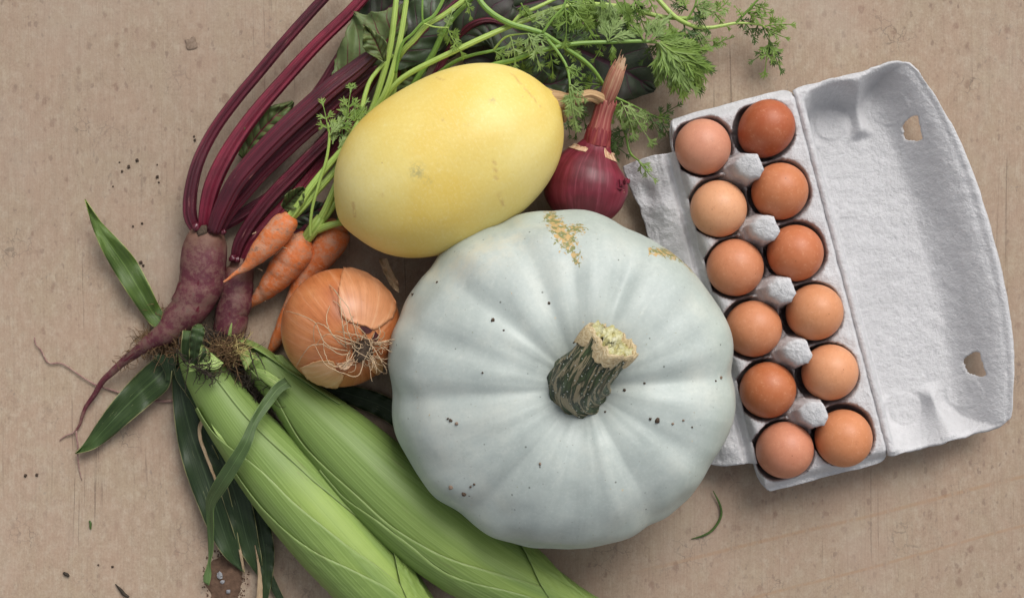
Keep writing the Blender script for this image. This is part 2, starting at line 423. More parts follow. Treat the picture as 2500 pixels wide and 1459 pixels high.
def mat_husk(name, base, pale, dark, yellow):
    m = Mat(name, .48, .38)
    uv = m.uv; o = m.obj
    u = m.sep(uv)[0]; v = m.sep(uv)[1]
    wob = m.math('MULTIPLY', m.noise(m.scale(uv, (9, 3, 1)), 1, 2), .03)
    uu = m.math('ADD', u, wob)
    w1 = m.math('SINE', m.math('MULTIPLY', uu, 430.0))
    s = m.noise(m.scale(m.comb(uu, v), (150, 1.6, 1)), 1, 3, .6)
    sf = m.noise(m.scale(uv, (330, 5, 1)), 1, 2, .6)
    col = m.ramp(s, [(.22, dark), (.52, base), (.85, pale)])
    col = m.mix(m.math('MULTIPLY', m.math('MULTIPLY', m.step(w1, .45, 1.0), m.step(m.noise(m.scale(uv, (60, 4, 1)), 1, 2), .38, .62)), .38), col, pale)
    col = m.mix(m.math('MULTIPLY', m.step(sf, .52, .72), .18), col, dark)
    yl = m.math('MULTIPLY', m.attr('yellow'), m.step(m.noise(m.scale(uv, (10, 3, 1)), 1, 2), .25, .6))
    col = m.mix(m.math('MULTIPLY', yl, .75), col, yellow)
    # purple brown sun blush and bruises
    br = m.math('MULTIPLY', m.step(m.noise(m.scale(uv, (16, 7, 1)), 1.2, 4, .65), .60, .74), .4)
    col = m.mix(br, col, (.16, .13, .075))
    # papery pale margin
    ed = m.math('ABSOLUTE', m.math('SUBTRACT', m.attr('edge'), .5))
    col = m.mix(m.math('MULTIPLY', m.step(ed, .486, .499), .32), col, (.38, .45, .21))
    dn = m.voro(o, 330); col = m.mix(m.math('MULTIPLY', m.step(dn, .10, .05), .35), col, (.10, .09, .05))
    h = m.math('ADD', m.math('MULTIPLY', s, .35), m.math('MULTIPLY', w1, .05))
    return m.set(col, m.math('ADD', .40, m.math('MULTIPLY', sf, .2)), h, .0008, .6, trans=.10)

def mat_maize_leaf(name, dark, mid, margin=(.36, .34, .15), rough=.42, split=0.0):
    m = Mat(name, rough, .45)
    uv = m.uv; o = m.obj; u = m.sep(uv)[0]
    s = m.noise(m.scale(uv, (34, 2.2, 1)), 1, 3, .6)
    col = m.ramp(s, [(.32, dark), (.70, mid)])
    q = m.math('ABSOLUTE', m.math('SUBTRACT', u, .5))
    col = m.mix(m.math('MULTIPLY', m.step(q, .035, .008), .45), col, tuple(min(1, c * 1.8 + .02) for c in mid))
    tip = m.step(m.sep(uv)[1], .55, 1.0); col = m.mix(m.math('MULTIPLY', tip, .45), col, tuple(min(1, c * 1.9) for c in mid))
    nz = m.noise(m.scale(uv, (8, 24, 1)), 1, 3)
    col = m.mix(m.math('MULTIPLY', m.step(m.math('ADD', q, m.math('MULTIPLY', nz, .03)), .490, .508), .8), col, margin)
    tear = m.math('MULTIPLY', m.step(m.noise(m.scale(uv, (40, 11, 1)), 1, 2), .69, .73), m.step(m.noise(m.scale(uv, (5, 5, 1)), 1, 1), .45, .6))
    col = m.mix(m.math('MULTIPLY', tear, .6 + split), col, (.42, .43, .22))
    return m.set(col, m.math('ADD', rough - .08, m.math('MULTIPLY', s, .2)), s, .0008, .6, trans=.12)

def mat_beet_leaf(name, g0, g1, vein, nveins=7, gloss=.4, purple=0.0):
    m = Mat(name, gloss, .5)
    uv = m.uv; o = m.obj; u, v = m.sep(uv)[0], m.sep(uv)[1]
    a = m.math('MULTIPLY', m.math('ABSOLUTE', m.math('SUBTRACT', u, .5)), 2.0)
    col = m.ramp(m.noise(o, 65, 5, .65), [(.32, g0), (.68, g1)])
    col = m.mix(m.math('MULTIPLY', m.step(m.noise(o, 28, 3, .6), .45, .62), purple), col, (.040, .014, .030))
    wob = m.math('MULTIPLY', m.math('SUBTRACT', m.noise(o, 55, 3), .5), .5)
    ph = m.math('ADD', m.math('SUBTRACT', m.math('MULTIPLY', v, float(nveins)), m.math('MULTIPLY', a, 1.1)), m.math('MULTIPLY', wob, a))
    d = m.math('ABSOLUTE', m.math('SUBTRACT', m.math('FRACT', ph), .5))           # .5 on the vein
    wv = m.math('MULTIPLY', m.math('SUBTRACT', 1.12, a), .085)
    lat = m.step(m.math('SUBTRACT', .5, d), wv, m.math('MULTIPLY', wv, .35))
    ed = m.voro(m.node('ShaderNodeVectorMath', {0: o, 1: m.node('ShaderNodeVectorMath', {0: m.noisec(o, 80), 1: (.008,) * 3}, operation='MULTIPLY').outputs[0]}, operation='ADD').outputs[0], 75, feature='DISTANCE_TO_EDGE')
    net = m.math('MULTIPLY', m.step(ed, .05, .015), .16)
    midr = m.step(a, .075, .03)
    vm = m.math('MAXIMUM', m.math('MAXIMUM', midr, m.math('MULTIPLY', lat, .85)), net)
    col = m.mix(vm, col, vein)
    h = m.math('SUBTRACT', m.math('MULTIPLY', m.noise(o, 90, 4, .6), .7), m.math('MULTIPLY', vm, .6))
    return m.set(col, m.math('ADD', gloss, m.math('MULTIPLY', m.noise(o, 40, 3), .25)), h, .0008, .6, trans=.08)

def mat_frond(name, a, b):
    m = Mat(name, .5, .4)
    col = m.ramp(m.noise(m.obj, 70, 3), [(.3, a), (.7, b)])
    r = m.objrand(); col = m.mix(m.math('MULTIPLY', r, .45), col, a)
    return m.set(col, None, m.noise(m.obj, 500, 2), .0003, .5, trans=.22)

def mat_root(name, base0, base1, dust, dustamt, rings=0.0, wet=None, rough=.7, crown=None):
    m = Mat(name, rough, .35)
    o = m.obj; uv = m.uv
    col = m.ramp(m.noise(o, 50, 4, .6), [(.3, base0), (.7, base1)])
    if rings:
        rn = m.noise(m.scale(uv, (4, 420, 1)), 1, 3, .6); mark = m.step(rn, .60, .68)
        col = m.mix(m.math('MULTIPLY', mark, .38), col, (.78, .48, .30)); col = m.mix(m.math('MULTIPLY', m.step(rn, .34, .28), .35), col, tuple(c * .6 for c in base0))
    dn = m.noise(o, 95, 7, .78); d = m.step(dn, .42, .60)
    if wet is not None:
        wm = m.math('MULTIPLY', m.step(m.noise(m.scale(uv, (7, 26, 1)), 1, 3, .6), .60, .64), 1.0)
        d = m.math('MULTIPLY', d, m.math('SUBTRACT', 1.0, wm)); col = m.mix(wm, col, wet)
    col = m.mix(m.math('MULTIPLY', d, dustamt), col, dust)
    if crown:
        vv = m.math('ADD', m.sep(uv)[1], m.math('MULTIPLY', m.noise(o, 120, 4, .7), .022))
        col = m.mix(m.math('MULTIPLY', m.step(vv, .034, .014), .8), col, crown)
    sp = m.step(m.noise(o, 190, 5, .75), .54, .64); blot = m.step(m.noise(o, 40, 2), .42, .58)
    col = m.mix(m.math('MULTIPLY', m.math('MULTIPLY', sp, blot), .6), col, (.10, .07, .055))
    h = m.math('ADD', m.noise(o, 180, 5, .7), m.math('MULTIPLY', m.noise(m.scale(uv, (3, 300, 1)), 1, 2), .6 if rings else 0.0))
    return m.set(col, None, h, .0011, .7)

def mat_onion(name, c0, c1, c2, c3, rough=.33, blotch=None):
    m = Mat(name, rough, .5)
    uv = m.uv; o = m.obj
    s = m.noise(m.scale(uv, (60, 2.0, 1)), 1, 4, .6); sf = m.noise(m.scale(uv, (190, 5.0, 1)), 1, 2, .6)
    b = m.noise(o, 24, 3, .6)
    col = m.ramp(b, [(.34, c0), (.52, c1), (.70, c2)])
    col = m.mix(m.math('MULTIPLY', m.step(s, .48, .68), .55), col, c3); col = m.mix(m.math('MULTIPLY', m.step(s, .46, .30), .45), col, tuple(c * .75 for c in c0))
    vein = m.math('MULTIPLY', m.step(m.math('ABSOLUTE', m.math('SUBTRACT', sf, .5)), .02, .004), .28)
    col = m.mix(vein, col, tuple(c * .5 for c in c0))
    if blotch: col = m.mix(m.math('MULTIPLY', m.step(m.noise(o, 46, 5, .65), .57, .70), blotch[1]), col, blotch[0])
    return m.set(col, m.math('ADD', rough - .05, m.math('MULTIPLY', m.noise(o, 60, 4), .2)), m.math('ADD', s, m.math('MULTIPLY', m.noise(o, 200, 3), .4)), .0005, .45)

def mat_pulp(name, c0=(.530, .526, .536), c1=(.610, .605, .615)):
    m = Mat(name, .88, .2)
    o = m.obj
    f1 = m.noise(o, 210, 6, .72); f2 = m.noise(o, 700, 4, .7); bd = m.noise(o, 18, 3)
    col = m.ramp(f1, [(.33, c0), (.66, c1)])
    col = m.mix(m.math('MULTIPLY', m.step(bd, .42, .66), .35), col, tuple(c * .90 for c in c0))
    fb = m.noise(m.scale(o, (900, 260, 500)), 1, 2); col = m.mix(m.math('MULTIPLY', m.step(fb, .68, .73), .4), col, (.30, .26, .25))
    v = m.node('ShaderNodeTexVoronoi', {'Vector': o, 'Scale': 60}); cr = m.sep(v.outputs['Color'])
    col = m.mix(m.math('MULTIPLY', m.math('MULTIPLY', m.step(v.outputs['Distance'], .06, .02), m.step(cr[0], .7, .75)), .6), col, (.42, .28, .2))
    # reddish bounce light from the eggs, painted dark into the cup colour
    col = m.mix(m.math('MULTIPLY', m.attr('tint'), .6), col, (.27, .175, .175))
    wr = m.voro(m.scale(o, (1, 1, 1)), 120, feature='DISTANCE_TO_EDGE')
    h = m.math('ADD', m.math('MULTIPLY', f1, 1.0), m.math('MULTIPLY', f2, .5)); h = m.math('ADD', h, m.math('MULTIPLY', m.noise(o, 420, 3, .7), .5))
    return m.set(col, None, h, .0018, .65)

def mat_egg():
    m = Mat('egg_shell', .42, .36)
    o = m.obj; base = m.objcol()
    n = m.noise(o, 90, 4, .6); f = m.noise(o, 700, 3, .7)
    col = m.mix(m.math('MULTIPLY', m.step(n, .35, .7), .10), base, (.80, .42, .25))
    col = m.mix(m.math('MULTIPLY', m.step(f, .55, .75), .22), col, (.25, .075, .03))
    pr = m.noise(o, 330, 4, .75); col = m.mix(m.math('MULTIPLY', m.step(pr, .54, .70), .20), col, (.30, .095, .035)); col = m.mix(m.math('MULTIPLY', m.step(pr, .46, .30), .22), col, (.80, .48, .30))
    v = m.node('ShaderNodeTexVoronoi', {'Vector': o, 'Scale': 130}); cr = m.sep(v.outputs['Color'])
    col = m.mix(m.math('MULTIPLY', m.math('MULTIPLY', m.step(v.outputs['Distance'], .09, .04), m.step(cr[0], .82, .86)), .7), col, (.20, .065, .03))
    return m.set(col, m.math('ADD', .36, m.math('MULTIPLY', n, .18)), m.math('ADD', f, m.math('MULTIPLY', n, .5)), .00028, .5, sss=.06)

def mat_plain(name, c0, c1, rough=.7, sc=200, bump=.0006):
    m = Mat(name, rough, .3)
    n = m.noise(m.obj, sc, 4, .65)
    return m.set(m.ramp(n, [(.3, c0), (.7, c1)]), None, n, bump, .6)

M_WOOD = mat_wood(); M_PUMP = mat_pumpkin(); M_SQUASH = mat_squash(); M_EGG = mat_egg(); M_PULP = mat_pulp('moulded_pulp')
M_HUSK = mat_husk('husk_green', (.185, .278, .070), (.270, .365, .125), (.148, .232, .055), (.370, .490, .110))
M_MLEAF = mat_maize_leaf('maize_leaf_dark', (.012, .027, .009), (.032, .058, .018))
M_MLEAFL = mat_maize_leaf('maize_leaf_light', (.045, .088, .014), (.095, .155, .028), margin=(.36, .40, .12))
M_MLEAFM = mat_maize_leaf('maize_leaf_mid', (.018, .038, .010), (.045, .080, .020))
M_STRAP = mat_maize_leaf('maize_strap', (.055, .098, .030), (.100, .160, .052), margin=(.20, .30, .09))
M_DRY = mat_fibre('dry_husk', (.30, .19, .10), (.46, .33, .20), (.58, .46, .31), 40, 3, .7)
def mat_stalk(name, c0, c1, c2):
    m = Mat(name, .28, .6)
    uv = m.uv; o = m.obj
    s = m.noise(m.scale(uv, (30, 2.2, 1)), 1, 4, .65); f = m.noise(m.scale(uv, (90, 6, 1)), 1, 2, .6)
    col = m.ramp(s, [(.30, c0), (.5, c1), (.70, c2)])
    col = m.mix(m.math('MULTIPLY', m.step(m.noise(o, 26, 3), .45, .66), .55), col, c0)
    col = m.mix(m.math('MULTIPLY', m.step(f, .55, .72), .35), col, c2)
    sc = m.math('MULTIPLY', m.step(m.noise(m.scale(uv, (26, 60, 1)), 1, 4, .7), .60, .68), m.step(m.noise(o, 22, 2), .52, .62))
    col = m.mix(m.math('MULTIPLY', sc, .45), col, (.40, .20, .17))
    return m.set(col, m.math('ADD', .22, m.math('MULTIPLY', f, .25)), m.math('ADD', s, m.math('MULTIPLY', f, .4)), .0010, .8)
M_BSTALK = mat_stalk('beet_stalk', (.030, .0025, .007), (.085, .006, .017), (.180, .016, .038))
M_BSTALKR = mat_stalk('beet_stalk_bright', (.060, .0035, .011), (.165, .009, .027), (.28, .024, .055))
M_BROOT = mat_root('beet_root_skin', (.070, .013, .022), (.125, .028, .040), (.195, .118, .088), .60, wet=(.085, .005, .014), rough=.62, crown=(.165, .085, .055))
M_BLEAF = mat_beet_leaf('beet_leaf_green', (.075, .115, .032), (.150, .195, .068), (.125, .012, .026), 7, .48)
M_BLEAFD = mat_beet_leaf('beet_leaf_dark', (.015, .026, .012), (.038, .056, .022), (.050, .010, .024), 7, .50, purple=.45)
M_BLEAFM = mat_beet_leaf('beet_leaf_dusky', (.022, .042, .018), (.055, .085, .034), (.055, .012, .026), 6, .36, purple=.4)
M_CROOT = mat_root('carrot_skin', (.54, .130, .030), (.64, .190, .058), (.50, .275, .175), .78, rings=1.0, rough=.6)
M_CSTALK = mat_fibre('carrot_stalk', (.19, .31, .045), (.33, .46, .095), (.48, .58, .19), 14, 3, .42, .0004, spec=.45)
M_CSTALKD = mat_fibre('carrot_stalk_green', (.085, .18, .025), (.16, .29, .045), (.28, .40, .10), 14, 3, .42, .0004, spec=.45)
M_FROND = mat_frond('carrot_frond', (.135, .230, .034), (.250, .355, .072))
M_FRONDL = mat_frond('carrot_frond_pale', (.18, .275, .070), (.31, .41, .145))
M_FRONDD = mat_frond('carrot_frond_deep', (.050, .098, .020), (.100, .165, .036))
M_ONION = mat_onion('brown_onion_skin', (.38, .105, .028), (.50, .172, .058), (.57, .235, .085), (.62, .29, .15))
M_ONIONP = mat_onion('brown_onion_pale_skin', (.48, .19, .075), (.56, .25, .12), (.60, .285, .135), (.65, .36, .20), .36)
M_ONIONS = mat_onion('brown_onion_straw_skin', (.56, .27, .10), (.64, .35, .16), (.68, .41, .22), (.74, .50, .30), .4)
M_REDON = mat_onion('red_onion_skin', (.095, .008, .015), (.180, .015, .032), (.235, .028, .052), (.26, .048, .072), .40, blotch=((.035, .007, .012), .6))
M_REDNECK = mat_fibre('red_onion_neck', (.20, .026, .032), (.33, .085, .075), (.46, .21, .155), 26, 6, .5, .0006)
M_REDTOP = mat_fibre('red_onion_top', (.26, .07, .05), (.44, .22, .135), (.58, .40, .27), 30, 5, .55, .0006, grad=((.20, .022, .030), .11, .03, .85))
M_REDBAND = mat_fibre('red_onion_band', (.13, .010, .018), (.22, .03, .035), (.34, .10, .075), 30, 5, .45, .0006)
M_PAPER = mat_fibre('onion_paper', (.42, .22, .12), (.56, .36, .22), (.68, .52, .36), 30, 8, .6, .0005)
M_WOODSTEM = mat_fibre('dry_stem', (.22, .12, .055), (.40, .25, .12), (.56, .40, .22), 22, 3, .7, .0012)
M_SOIL = mat_plain('soil', (.035, .024, .017), (.11, .075, .052), .9, 900)
M_MUD = mat_plain('dried_mud', (.17, .12, .085), (.27, .20, .15), .9, 500)
M_RUST = mat_plain('rusty_soil', (.075, .043, .027), (.155, .092, .060), .85, 260)
M_STONE = mat_plain('grey_stone', (.17, .17, .18), (.33, .33, .34), .7, 300)
M_ROOTHAIR = mat_plain('onion_root', (.36, .24, .14), (.58, .44, .29), .7, 300)
M_DARKHAIR = mat_plain('dark_root_hair', (.018, .014, .010), (.06, .045, .032), .8, 300)
M_SILK = mat_plain('brown_silk', (.07, .04, .02), (.22, .13, .06), .6, 300)
M_SILKY = mat_plain('yellow_silk', (.36, .28, .10), (.56, .46, .20), .6, 300)
M_THREAD = mat_plain('root_thread', (.20, .09, .09), (.36, .25, .20), .8, 300)

def mat_pstem():
    m = Mat('pumpkin_stem', .42, .5)
    uv = m.uv; o = m.obj
    s = m.noise(m.scale(uv, (46, 5, 1)), 1, 4, .6, .3)
    col = m.ramp(m.noise(o, 70, 3), [(.3, (.010, .016, .009)), (.7, (.045, .068, .025))])
    col = m.mix(m.math('MULTIPLY', m.step(s, .49, .57), .9), col, (.34, .28, .17)); col = m.mix(m.math('MULTIPLY', m.step(s, .44, .36), .6), col, (.09, .13, .05))
    v = m.node('ShaderNodeTexVoronoi', {'Vector': o, 'Scale': 420}); cr = m.sep(v.outputs['Color'])
    dots = m.math('MULTIPLY', m.step(v.outputs['Distance'], .30, .18), m.step(cr[0], .62, .68))
    col = m.mix(dots, col, (.66, .68, .60))
    return m.set(col, None, m.math('ADD', s, m.math('MULTIPLY', dots, .5)), .0014, .8)
M_PSTEM = mat_pstem()
M_CORK = mat_fibre('stem_bark', (.36, .25, .13), (.54, .43, .25), (.66, .57, .38), 18, 20, .6, .0008)
def mat_cut():
    m = Mat('stem_pith', .6, .35)
    o = m.obj
    col = m.ramp(m.noise(o, 150, 4, .65), [(.28, (.16, .085, .04)), (.42, (.44, .40, .16)), (.55, (.58, .56, .33)), (.72, (.74, .73, .58))])
    return m.set(col, None, m.noise(o, 220, 5, .7), .003, .9)
M_PITH = mat_cut()

# ------------------------------------------------------------------ the board
def make_board():
    mb = MB()
    X, Y, T = .78, .60, .028
    V = [(-X, -Y, 0), (X, -Y, 0), (X, Y, 0), (-X, Y, 0), (-X, -Y, -T), (X, -Y, -T), (X, Y, -T), (-X, Y, -T)]
    mb.add(V, [(0, 1, 2, 3), (4, 7, 6, 5), (0, 4, 5, 1), (1, 5, 6, 2), (2, 6, 7, 3), (3, 7, 4, 0)])
    o = build('tabletop', mb, M_WOOD, None, False)
    return tag(o, 'pale weathered wooden board with fine upright grain and brown spots', 'tabletop', kind='structure')
make_board()

# ------------------------------------------------------------------ pumpkin
def make_pumpkin():
    zc, hz, R = .076, .072, .1278
    c = W(1363, 926, zc); c0 = np.array([c[0], c[1], 0])
    t = thing('pumpkin', 'large pale grey green ribbed pumpkin with thick striped stem', 'pumpkin', c0)
    NU, NV = 150, 384
    groove = [(3, 1.6), (36, .35), (66, .9), (93, 1.0), (110, .75), (139, .85), (160, .45), (185, 1.2), (208, .35), (233, 1.3), (267, .45), (300, .95), (330, .5)]
    ga = np.radians([g[0] for g in groove]); gd = np.array([g[1] for g in groove])
    th = np.linspace(0, 2 * math.pi, NV, endpoint=False)
    def gsum(th, wd):
        d = (th[:, None] - ga[None] + math.pi) % (2 * math.pi) - math.pi
        return (gd[None] * np.exp(-(d / wd) ** 2)).sum(1)
    gv = gsum(th, .060); gw = gsum(th, .145)
    ph = np.linspace(-math.pi / 2 * .97, math.pi / 2, NU)
    V = []; rub = []; scar = []; low = []; U = []
    off = np.array([W(1424, 945, .125)[0] - c[0], W(1424, 945, .125)[1] - c[1]])
    for i, p in enumerate(ph):
        cp, sp = max(math.cos(p), 0), math.sin(p)
        r = R * cp ** .74; z = hz * math.copysign(abs(sp) ** .95, sp)
        dim = math.exp(-(r / .034) ** 2) * (.024 if sp > 0 else .014)
        fade = float(smooth(.10, .62, r / R)) * (.78 + .22 * cp) + .12
        for j, a in enumerate(th):
            g = gv[j] * .0010 + gw[j] * .0054
            wob = .0022 * pn((math.cos(a) * 1.4, math.sin(a) * 1.4, sp * 1.5), 1.6, 3.1) + .0012 * pn((math.cos(a) * 6, math.sin(a) * 6, sp * 4), 1, 8)
            rr = r * (1 + .010 * math.cos(2 * a + .4) + .006 * math.cos(3 * a)) - g * fade * (.48 * cp ** .5) + wob * min(1, r / .03)
            zz = z - dim * (1 if sp > 0 else -1) - (g * .72 * fade * abs(sp) * (1 if sp > 0 else -.6)) + wob
            sh = smooth(-.01, .062, z)
            shv = off * sh * (1 - .25 * r / R)
            V.append((c[0] + rr * math.cos(a) + shv[0], c[1] + rr * math.sin(a) + shv[1], zc + zz)); U.append((j / NV, i / NU))
    V = np.array(V)
    V[:, 2] -= V[:, 2].min()
    F = grid_faces(NU, NV, wrap=True)
    # photo pixel of each vertex, to set down the scars that the rind carries
    f = K * (1 - V[:, 2] / CAM_H); PX = V[:, 0] / f + CX; PY = -V[:, 1] / f + CY
    def seg(a, b, w0, w1):
        a = np.array(a, float); b = np.array(b, float); d = b - a; L2 = d @ d
        tt = np.clip(((PX - a[0]) * d[0] + (PY - a[1]) * d[1]) / L2, 0, 1)
        dist = np.hypot(PX - a[0] - tt * d[0], PY - a[1] - tt * d[1]); wd = w0 + (w1 - w0) * tt
        return np.clip(1.25 - dist / wd, 0, 1)
    top = V[:, 2] > .05
    scar = np.maximum.reduce([seg((1345, 530), (1385, 590), 24, 34), seg((1385, 580), (1412, 640), 26, 14) * .8, seg((1395, 555), (1420, 560), 16, 16) * .9,
                              seg((1590, 612), (1650, 620), 12, 22) * .95, seg((1640, 605), (1700, 660), 18, 12)]) * top
    rub = (np.maximum.reduce([seg((1050, 650), (1260, 560), 85, 70), seg((975, 740), (1050, 640), 45, 45) * .7]) * top)
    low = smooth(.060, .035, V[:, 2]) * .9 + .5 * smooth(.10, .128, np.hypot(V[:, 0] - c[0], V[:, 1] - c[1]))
    body = build('body', (V, F, np.array(U)), M_PUMP, t, attrs={'scar': scar, 'rub': rub, 'low': np.clip(low, 0, 1)})
    # stem
    n, ring = 34, 60
    path = catmull(np.array([W(1412, 944, .106), W(1414, 932, .124), W(1432, 908, .143), W(1462, 874, .157), W(1492, 838, .164)]), n)
    rad = np.interp(np.linspace(0, 1, n), [0, .12, .35, .6, .85, 1], [.0295, .0245, .0206, .0176, .0166, .0172])
    T, Sd, Up = frames(path, np.array([0, 0, 1.0]))
    V, U = [], []
    for i in range(n):
        s = i / (n - 1)
        for j in range(ring):
            a = 2 * math.pi * j / ring + 1.0 * s
            rr = rad[i] * (1 + (.060 - .02 * s) * math.cos(13 * a) + .04 * math.cos(4 * a + 1) + .05 * pn((math.cos(a) * 2, math.sin(a) * 2, s * 3), 1.3, 2))
            V.append(path[i] + rr * (Sd[i] * math.cos(a) + Up[i] * math.sin(a))); U.append((j / ring, s))
    stem = build('stem', (np.array(V), grid_faces(n, ring, wrap=True), np.array(U)), M_PSTEM, t)
    # torn bark collar and the pith of the cut
    e, Te, Se, Ue = path[-1], T[-1], Sd[-1], Up[-1]
    V, U = [], []
    prof = [(-.0085, 1.03), (-.005, 1.06), (-.001, 1.08), (.0030, 1.07), (.0042, 1.02), (.0030, .98), (-.001, .95)]
    for i, (d, q) in enumerate(prof):
        for j in range(ring):
            a = 2 * math.pi * j / ring
            sq = 1 + .10 * math.cos(4 * a + .7) + .06 * math.cos(3 * a + 2)
            tongue = max(0, math.cos(a - 3.75)) ** 2
            dd = d - tongue * .012 * (1 - i / 6) + .0045 * pn((math.cos(a) * 3, math.sin(a) * 3, i * .2), 1.5, 5)
            V.append(e + Te * dd + rad[-1] * q * sq * (1 + .10 * tongue) * (Se * math.cos(a) + Ue * math.sin(a))); U.append((j / ring * 3, i / 7))
    build('bark_collar', (np.array(V), grid_faces(len(prof), ring, wrap=True), np.array(U)), M_CORK, stem)
    V = [e - Te * .002]; 
    for k in range(1, 9):
        for j in range(ring):
            a = 2 * math.pi * j / ring; sq = 1 + .10 * math.cos(4 * a + .7) + .06 * math.cos(3 * a + 2)
            r = rad[-1] * .97 * k / 8 * sq
            d = -.001 + .0085 * pn((math.cos(a) * k * .35, math.sin(a) * k * .35, .3), 1.5, 9) + .002 * (k / 8) ** 4
            V.append(e + Te * d + r * (Se * math.cos(a) + Ue * math.sin(a)))
    F = [(0, 1 + j, 1 + (j + 1) % ring) for j in range(ring)] + [tuple(x + 1 for x in f) for f in grid_faces(8, ring, wrap=True)]
    build('cut_face', (np.array(V), F, np.zeros((len(V), 2))), M_PITH, stem)
    # crumbs of soil stuck to the rind: ray cast straight up the picture to find the surface
    co = np.array([v.co for v in body.data.vertices]) + c0
    fz = K * (1 - co[:, 2] / CAM_H); bx, by = co[:, 0] / fz + CX, -co[:, 1] / fz + CY
    up = co[:, 2] > .055
    for k, (px, py, r, mt) in enumerate([(1204, 781, 5, M_SOIL), (1342, 742, 3.4, M_SOIL), (1606, 1028, 6.5, M_SOIL), (1590, 1024, 3.5, M_SOIL), (1640, 1033, 3, M_MUD), (1520, 952, 4, M_SOIL), (1480, 1006, 3, M_SOIL),
                                     (1100, 1026, 4.5, M_SOIL), (1112, 1033, 4.5, M_MUD), (1094, 1021, 3, M_SOIL), (1102, 1190, 6, M_MUD), (1131, 1205, 6, M_SOIL), (1150, 1187, 3, M_SOIL), (1160, 1183, 3, M_SOIL), (1316, 1135, 3.5, M_MUD), (1760, 924, 4, M_MUD), (1748, 930, 2.5, M_SOIL), (1068, 690, 3, M_SOIL), (1010, 716, 4, M_SOIL), (1575, 935, 3, M_SOIL), (1670, 1025, 3, M_MUD), (1690, 1040, 2.5, M_SOIL), (1230, 805, 2.5, M_SOIL), (1180, 910, 2.5, M_SOIL)]):
        d = np.hypot(bx - px, by - py) + (~up) * 1e6; i = int(np.argmin(d)); p = co[i]
        V, F, U = blob(p + np.array([0, 0, .0004]), WL(r, p[2]), k * 1.7, .6, 8, 5, .55)
        build('soil_crumb', (V, F, U), mt, t)
make_pumpkin()

# ------------------------------------------------------------------ spaghetti squash
def make_squash():
    zc = .059; c = W(1097, 391, zc); ang = math.radians(29)
    A, B = WL(296, zc), WL(206, zc)
    t = thing('squash', 'smooth yellow oval squash with a curved dry brown stalk', 'squash', (c[0], c[1], 0))
    ax = np.array([math.cos(ang), math.sin(ang), 0]); sd_ = np.array([-math.sin(ang), math.cos(ang), 0]); up = np.array([0, 0, 1.0])
    NU, NV = 130, 192
    V, U = [], []
    for i in range(NU):
        s = -math.cos(math.pi * i / (NU - 1)); 
        prof = max(1 - abs(s) ** 2.4, 0) ** .5
        prof *= 1 - .02 * s
        nip = .0035 * math.exp(-((1 - s) / .012) ** 1) if s > 0 else .003 * math.exp(-((1 + s) / .02))
        for j in range(NV):
            a = 2 * math.pi * j / NV
            rib = 1 - .010 * (math.cos(10 * a) * .5 + .5) * (.5 + .5 * abs(s)) + .008 * pn((math.cos(a), math.sin(a), s * 1.5), 1.4, 4)
            p = c + ax * (A * s + (nip if s > 0 else -nip)) + (sd_ * math.cos(a) * B + up * math.sin(a) * .0585) * prof * rib
            V.append(p); U.append((j / NV, i / NU))
    V = np.array(V); V[:, 2] -= V[:, 2].min()
    f = K * (1 - V[:, 2] / CAM_H); PX = V[:, 0] / f + CX; PY = -V[:, 1] / f + CY; top = V[:, 2] > .04
    def spot(x, y, r): return np.clip(1.2 - np.hypot(PX - x, PY - y) / r, 0, 1)
    def line(x0, y0, x1, y1, w_):
        tt = np.clip(((PX - x0) * (x1 - x0) + (PY - y0) * (y1 - y0)) / ((x1 - x0) ** 2 + (y1 - y0) ** 2), 0, 1)
        return np.clip(1.2 - np.hypot(PX - x0 - tt * (x1 - x0), PY - y0 - tt * (y1 - y0)) / w_, 0, 1)
    sm = np.maximum.reduce([spot(1018, 418, 24), spot(1045, 440, 14) * .7, spot(1203, 245, 9), spot(1139, 304, 7)]) * top
    sc = np.maximum.reduce([line(862, 495, 866, 528, 4), line(930, 474, 933, 482, 4), line(1206, 385, 1212, 440, 3), line(1218, 470, 1230, 500, 4), line(1250, 180, 1320, 260, 2.5), line(1065, 190, 1085, 196, 2.5), line(1082, 293, 1083, 296, 4)]) * top
    body = build('body', (V, grid_faces(NU, NV, wrap=True), np.array(U)), M_SQUASH, t, attrs={'smudge': sm, 'scratch': sc})
    V, F, U = tube([(1346, 254, .0585), (1366, 247, .060), (1385, 246, .060), (1412, 240, .058), (1440, 234, .053), (1462, 240, .048), (1476, 248, .044)], [86, 48, 34, 28, 27, 28, 27], 40, 40, ridges=5, ramp=.13, seed=1, twist=1.2, rough=.05)
    st = build('stalk', (V, F, U), M_WOODSTEM, t)
    V, F, U = tube([(1360, 250, .056), (1372, 275, .050), (1378, 297, .045)], [40, 26, 10], 16, 18, ridges=4, ramp=.15)
    build('stalk_foot', (V, F, U), M_WOODSTEM, st)
make_squash()

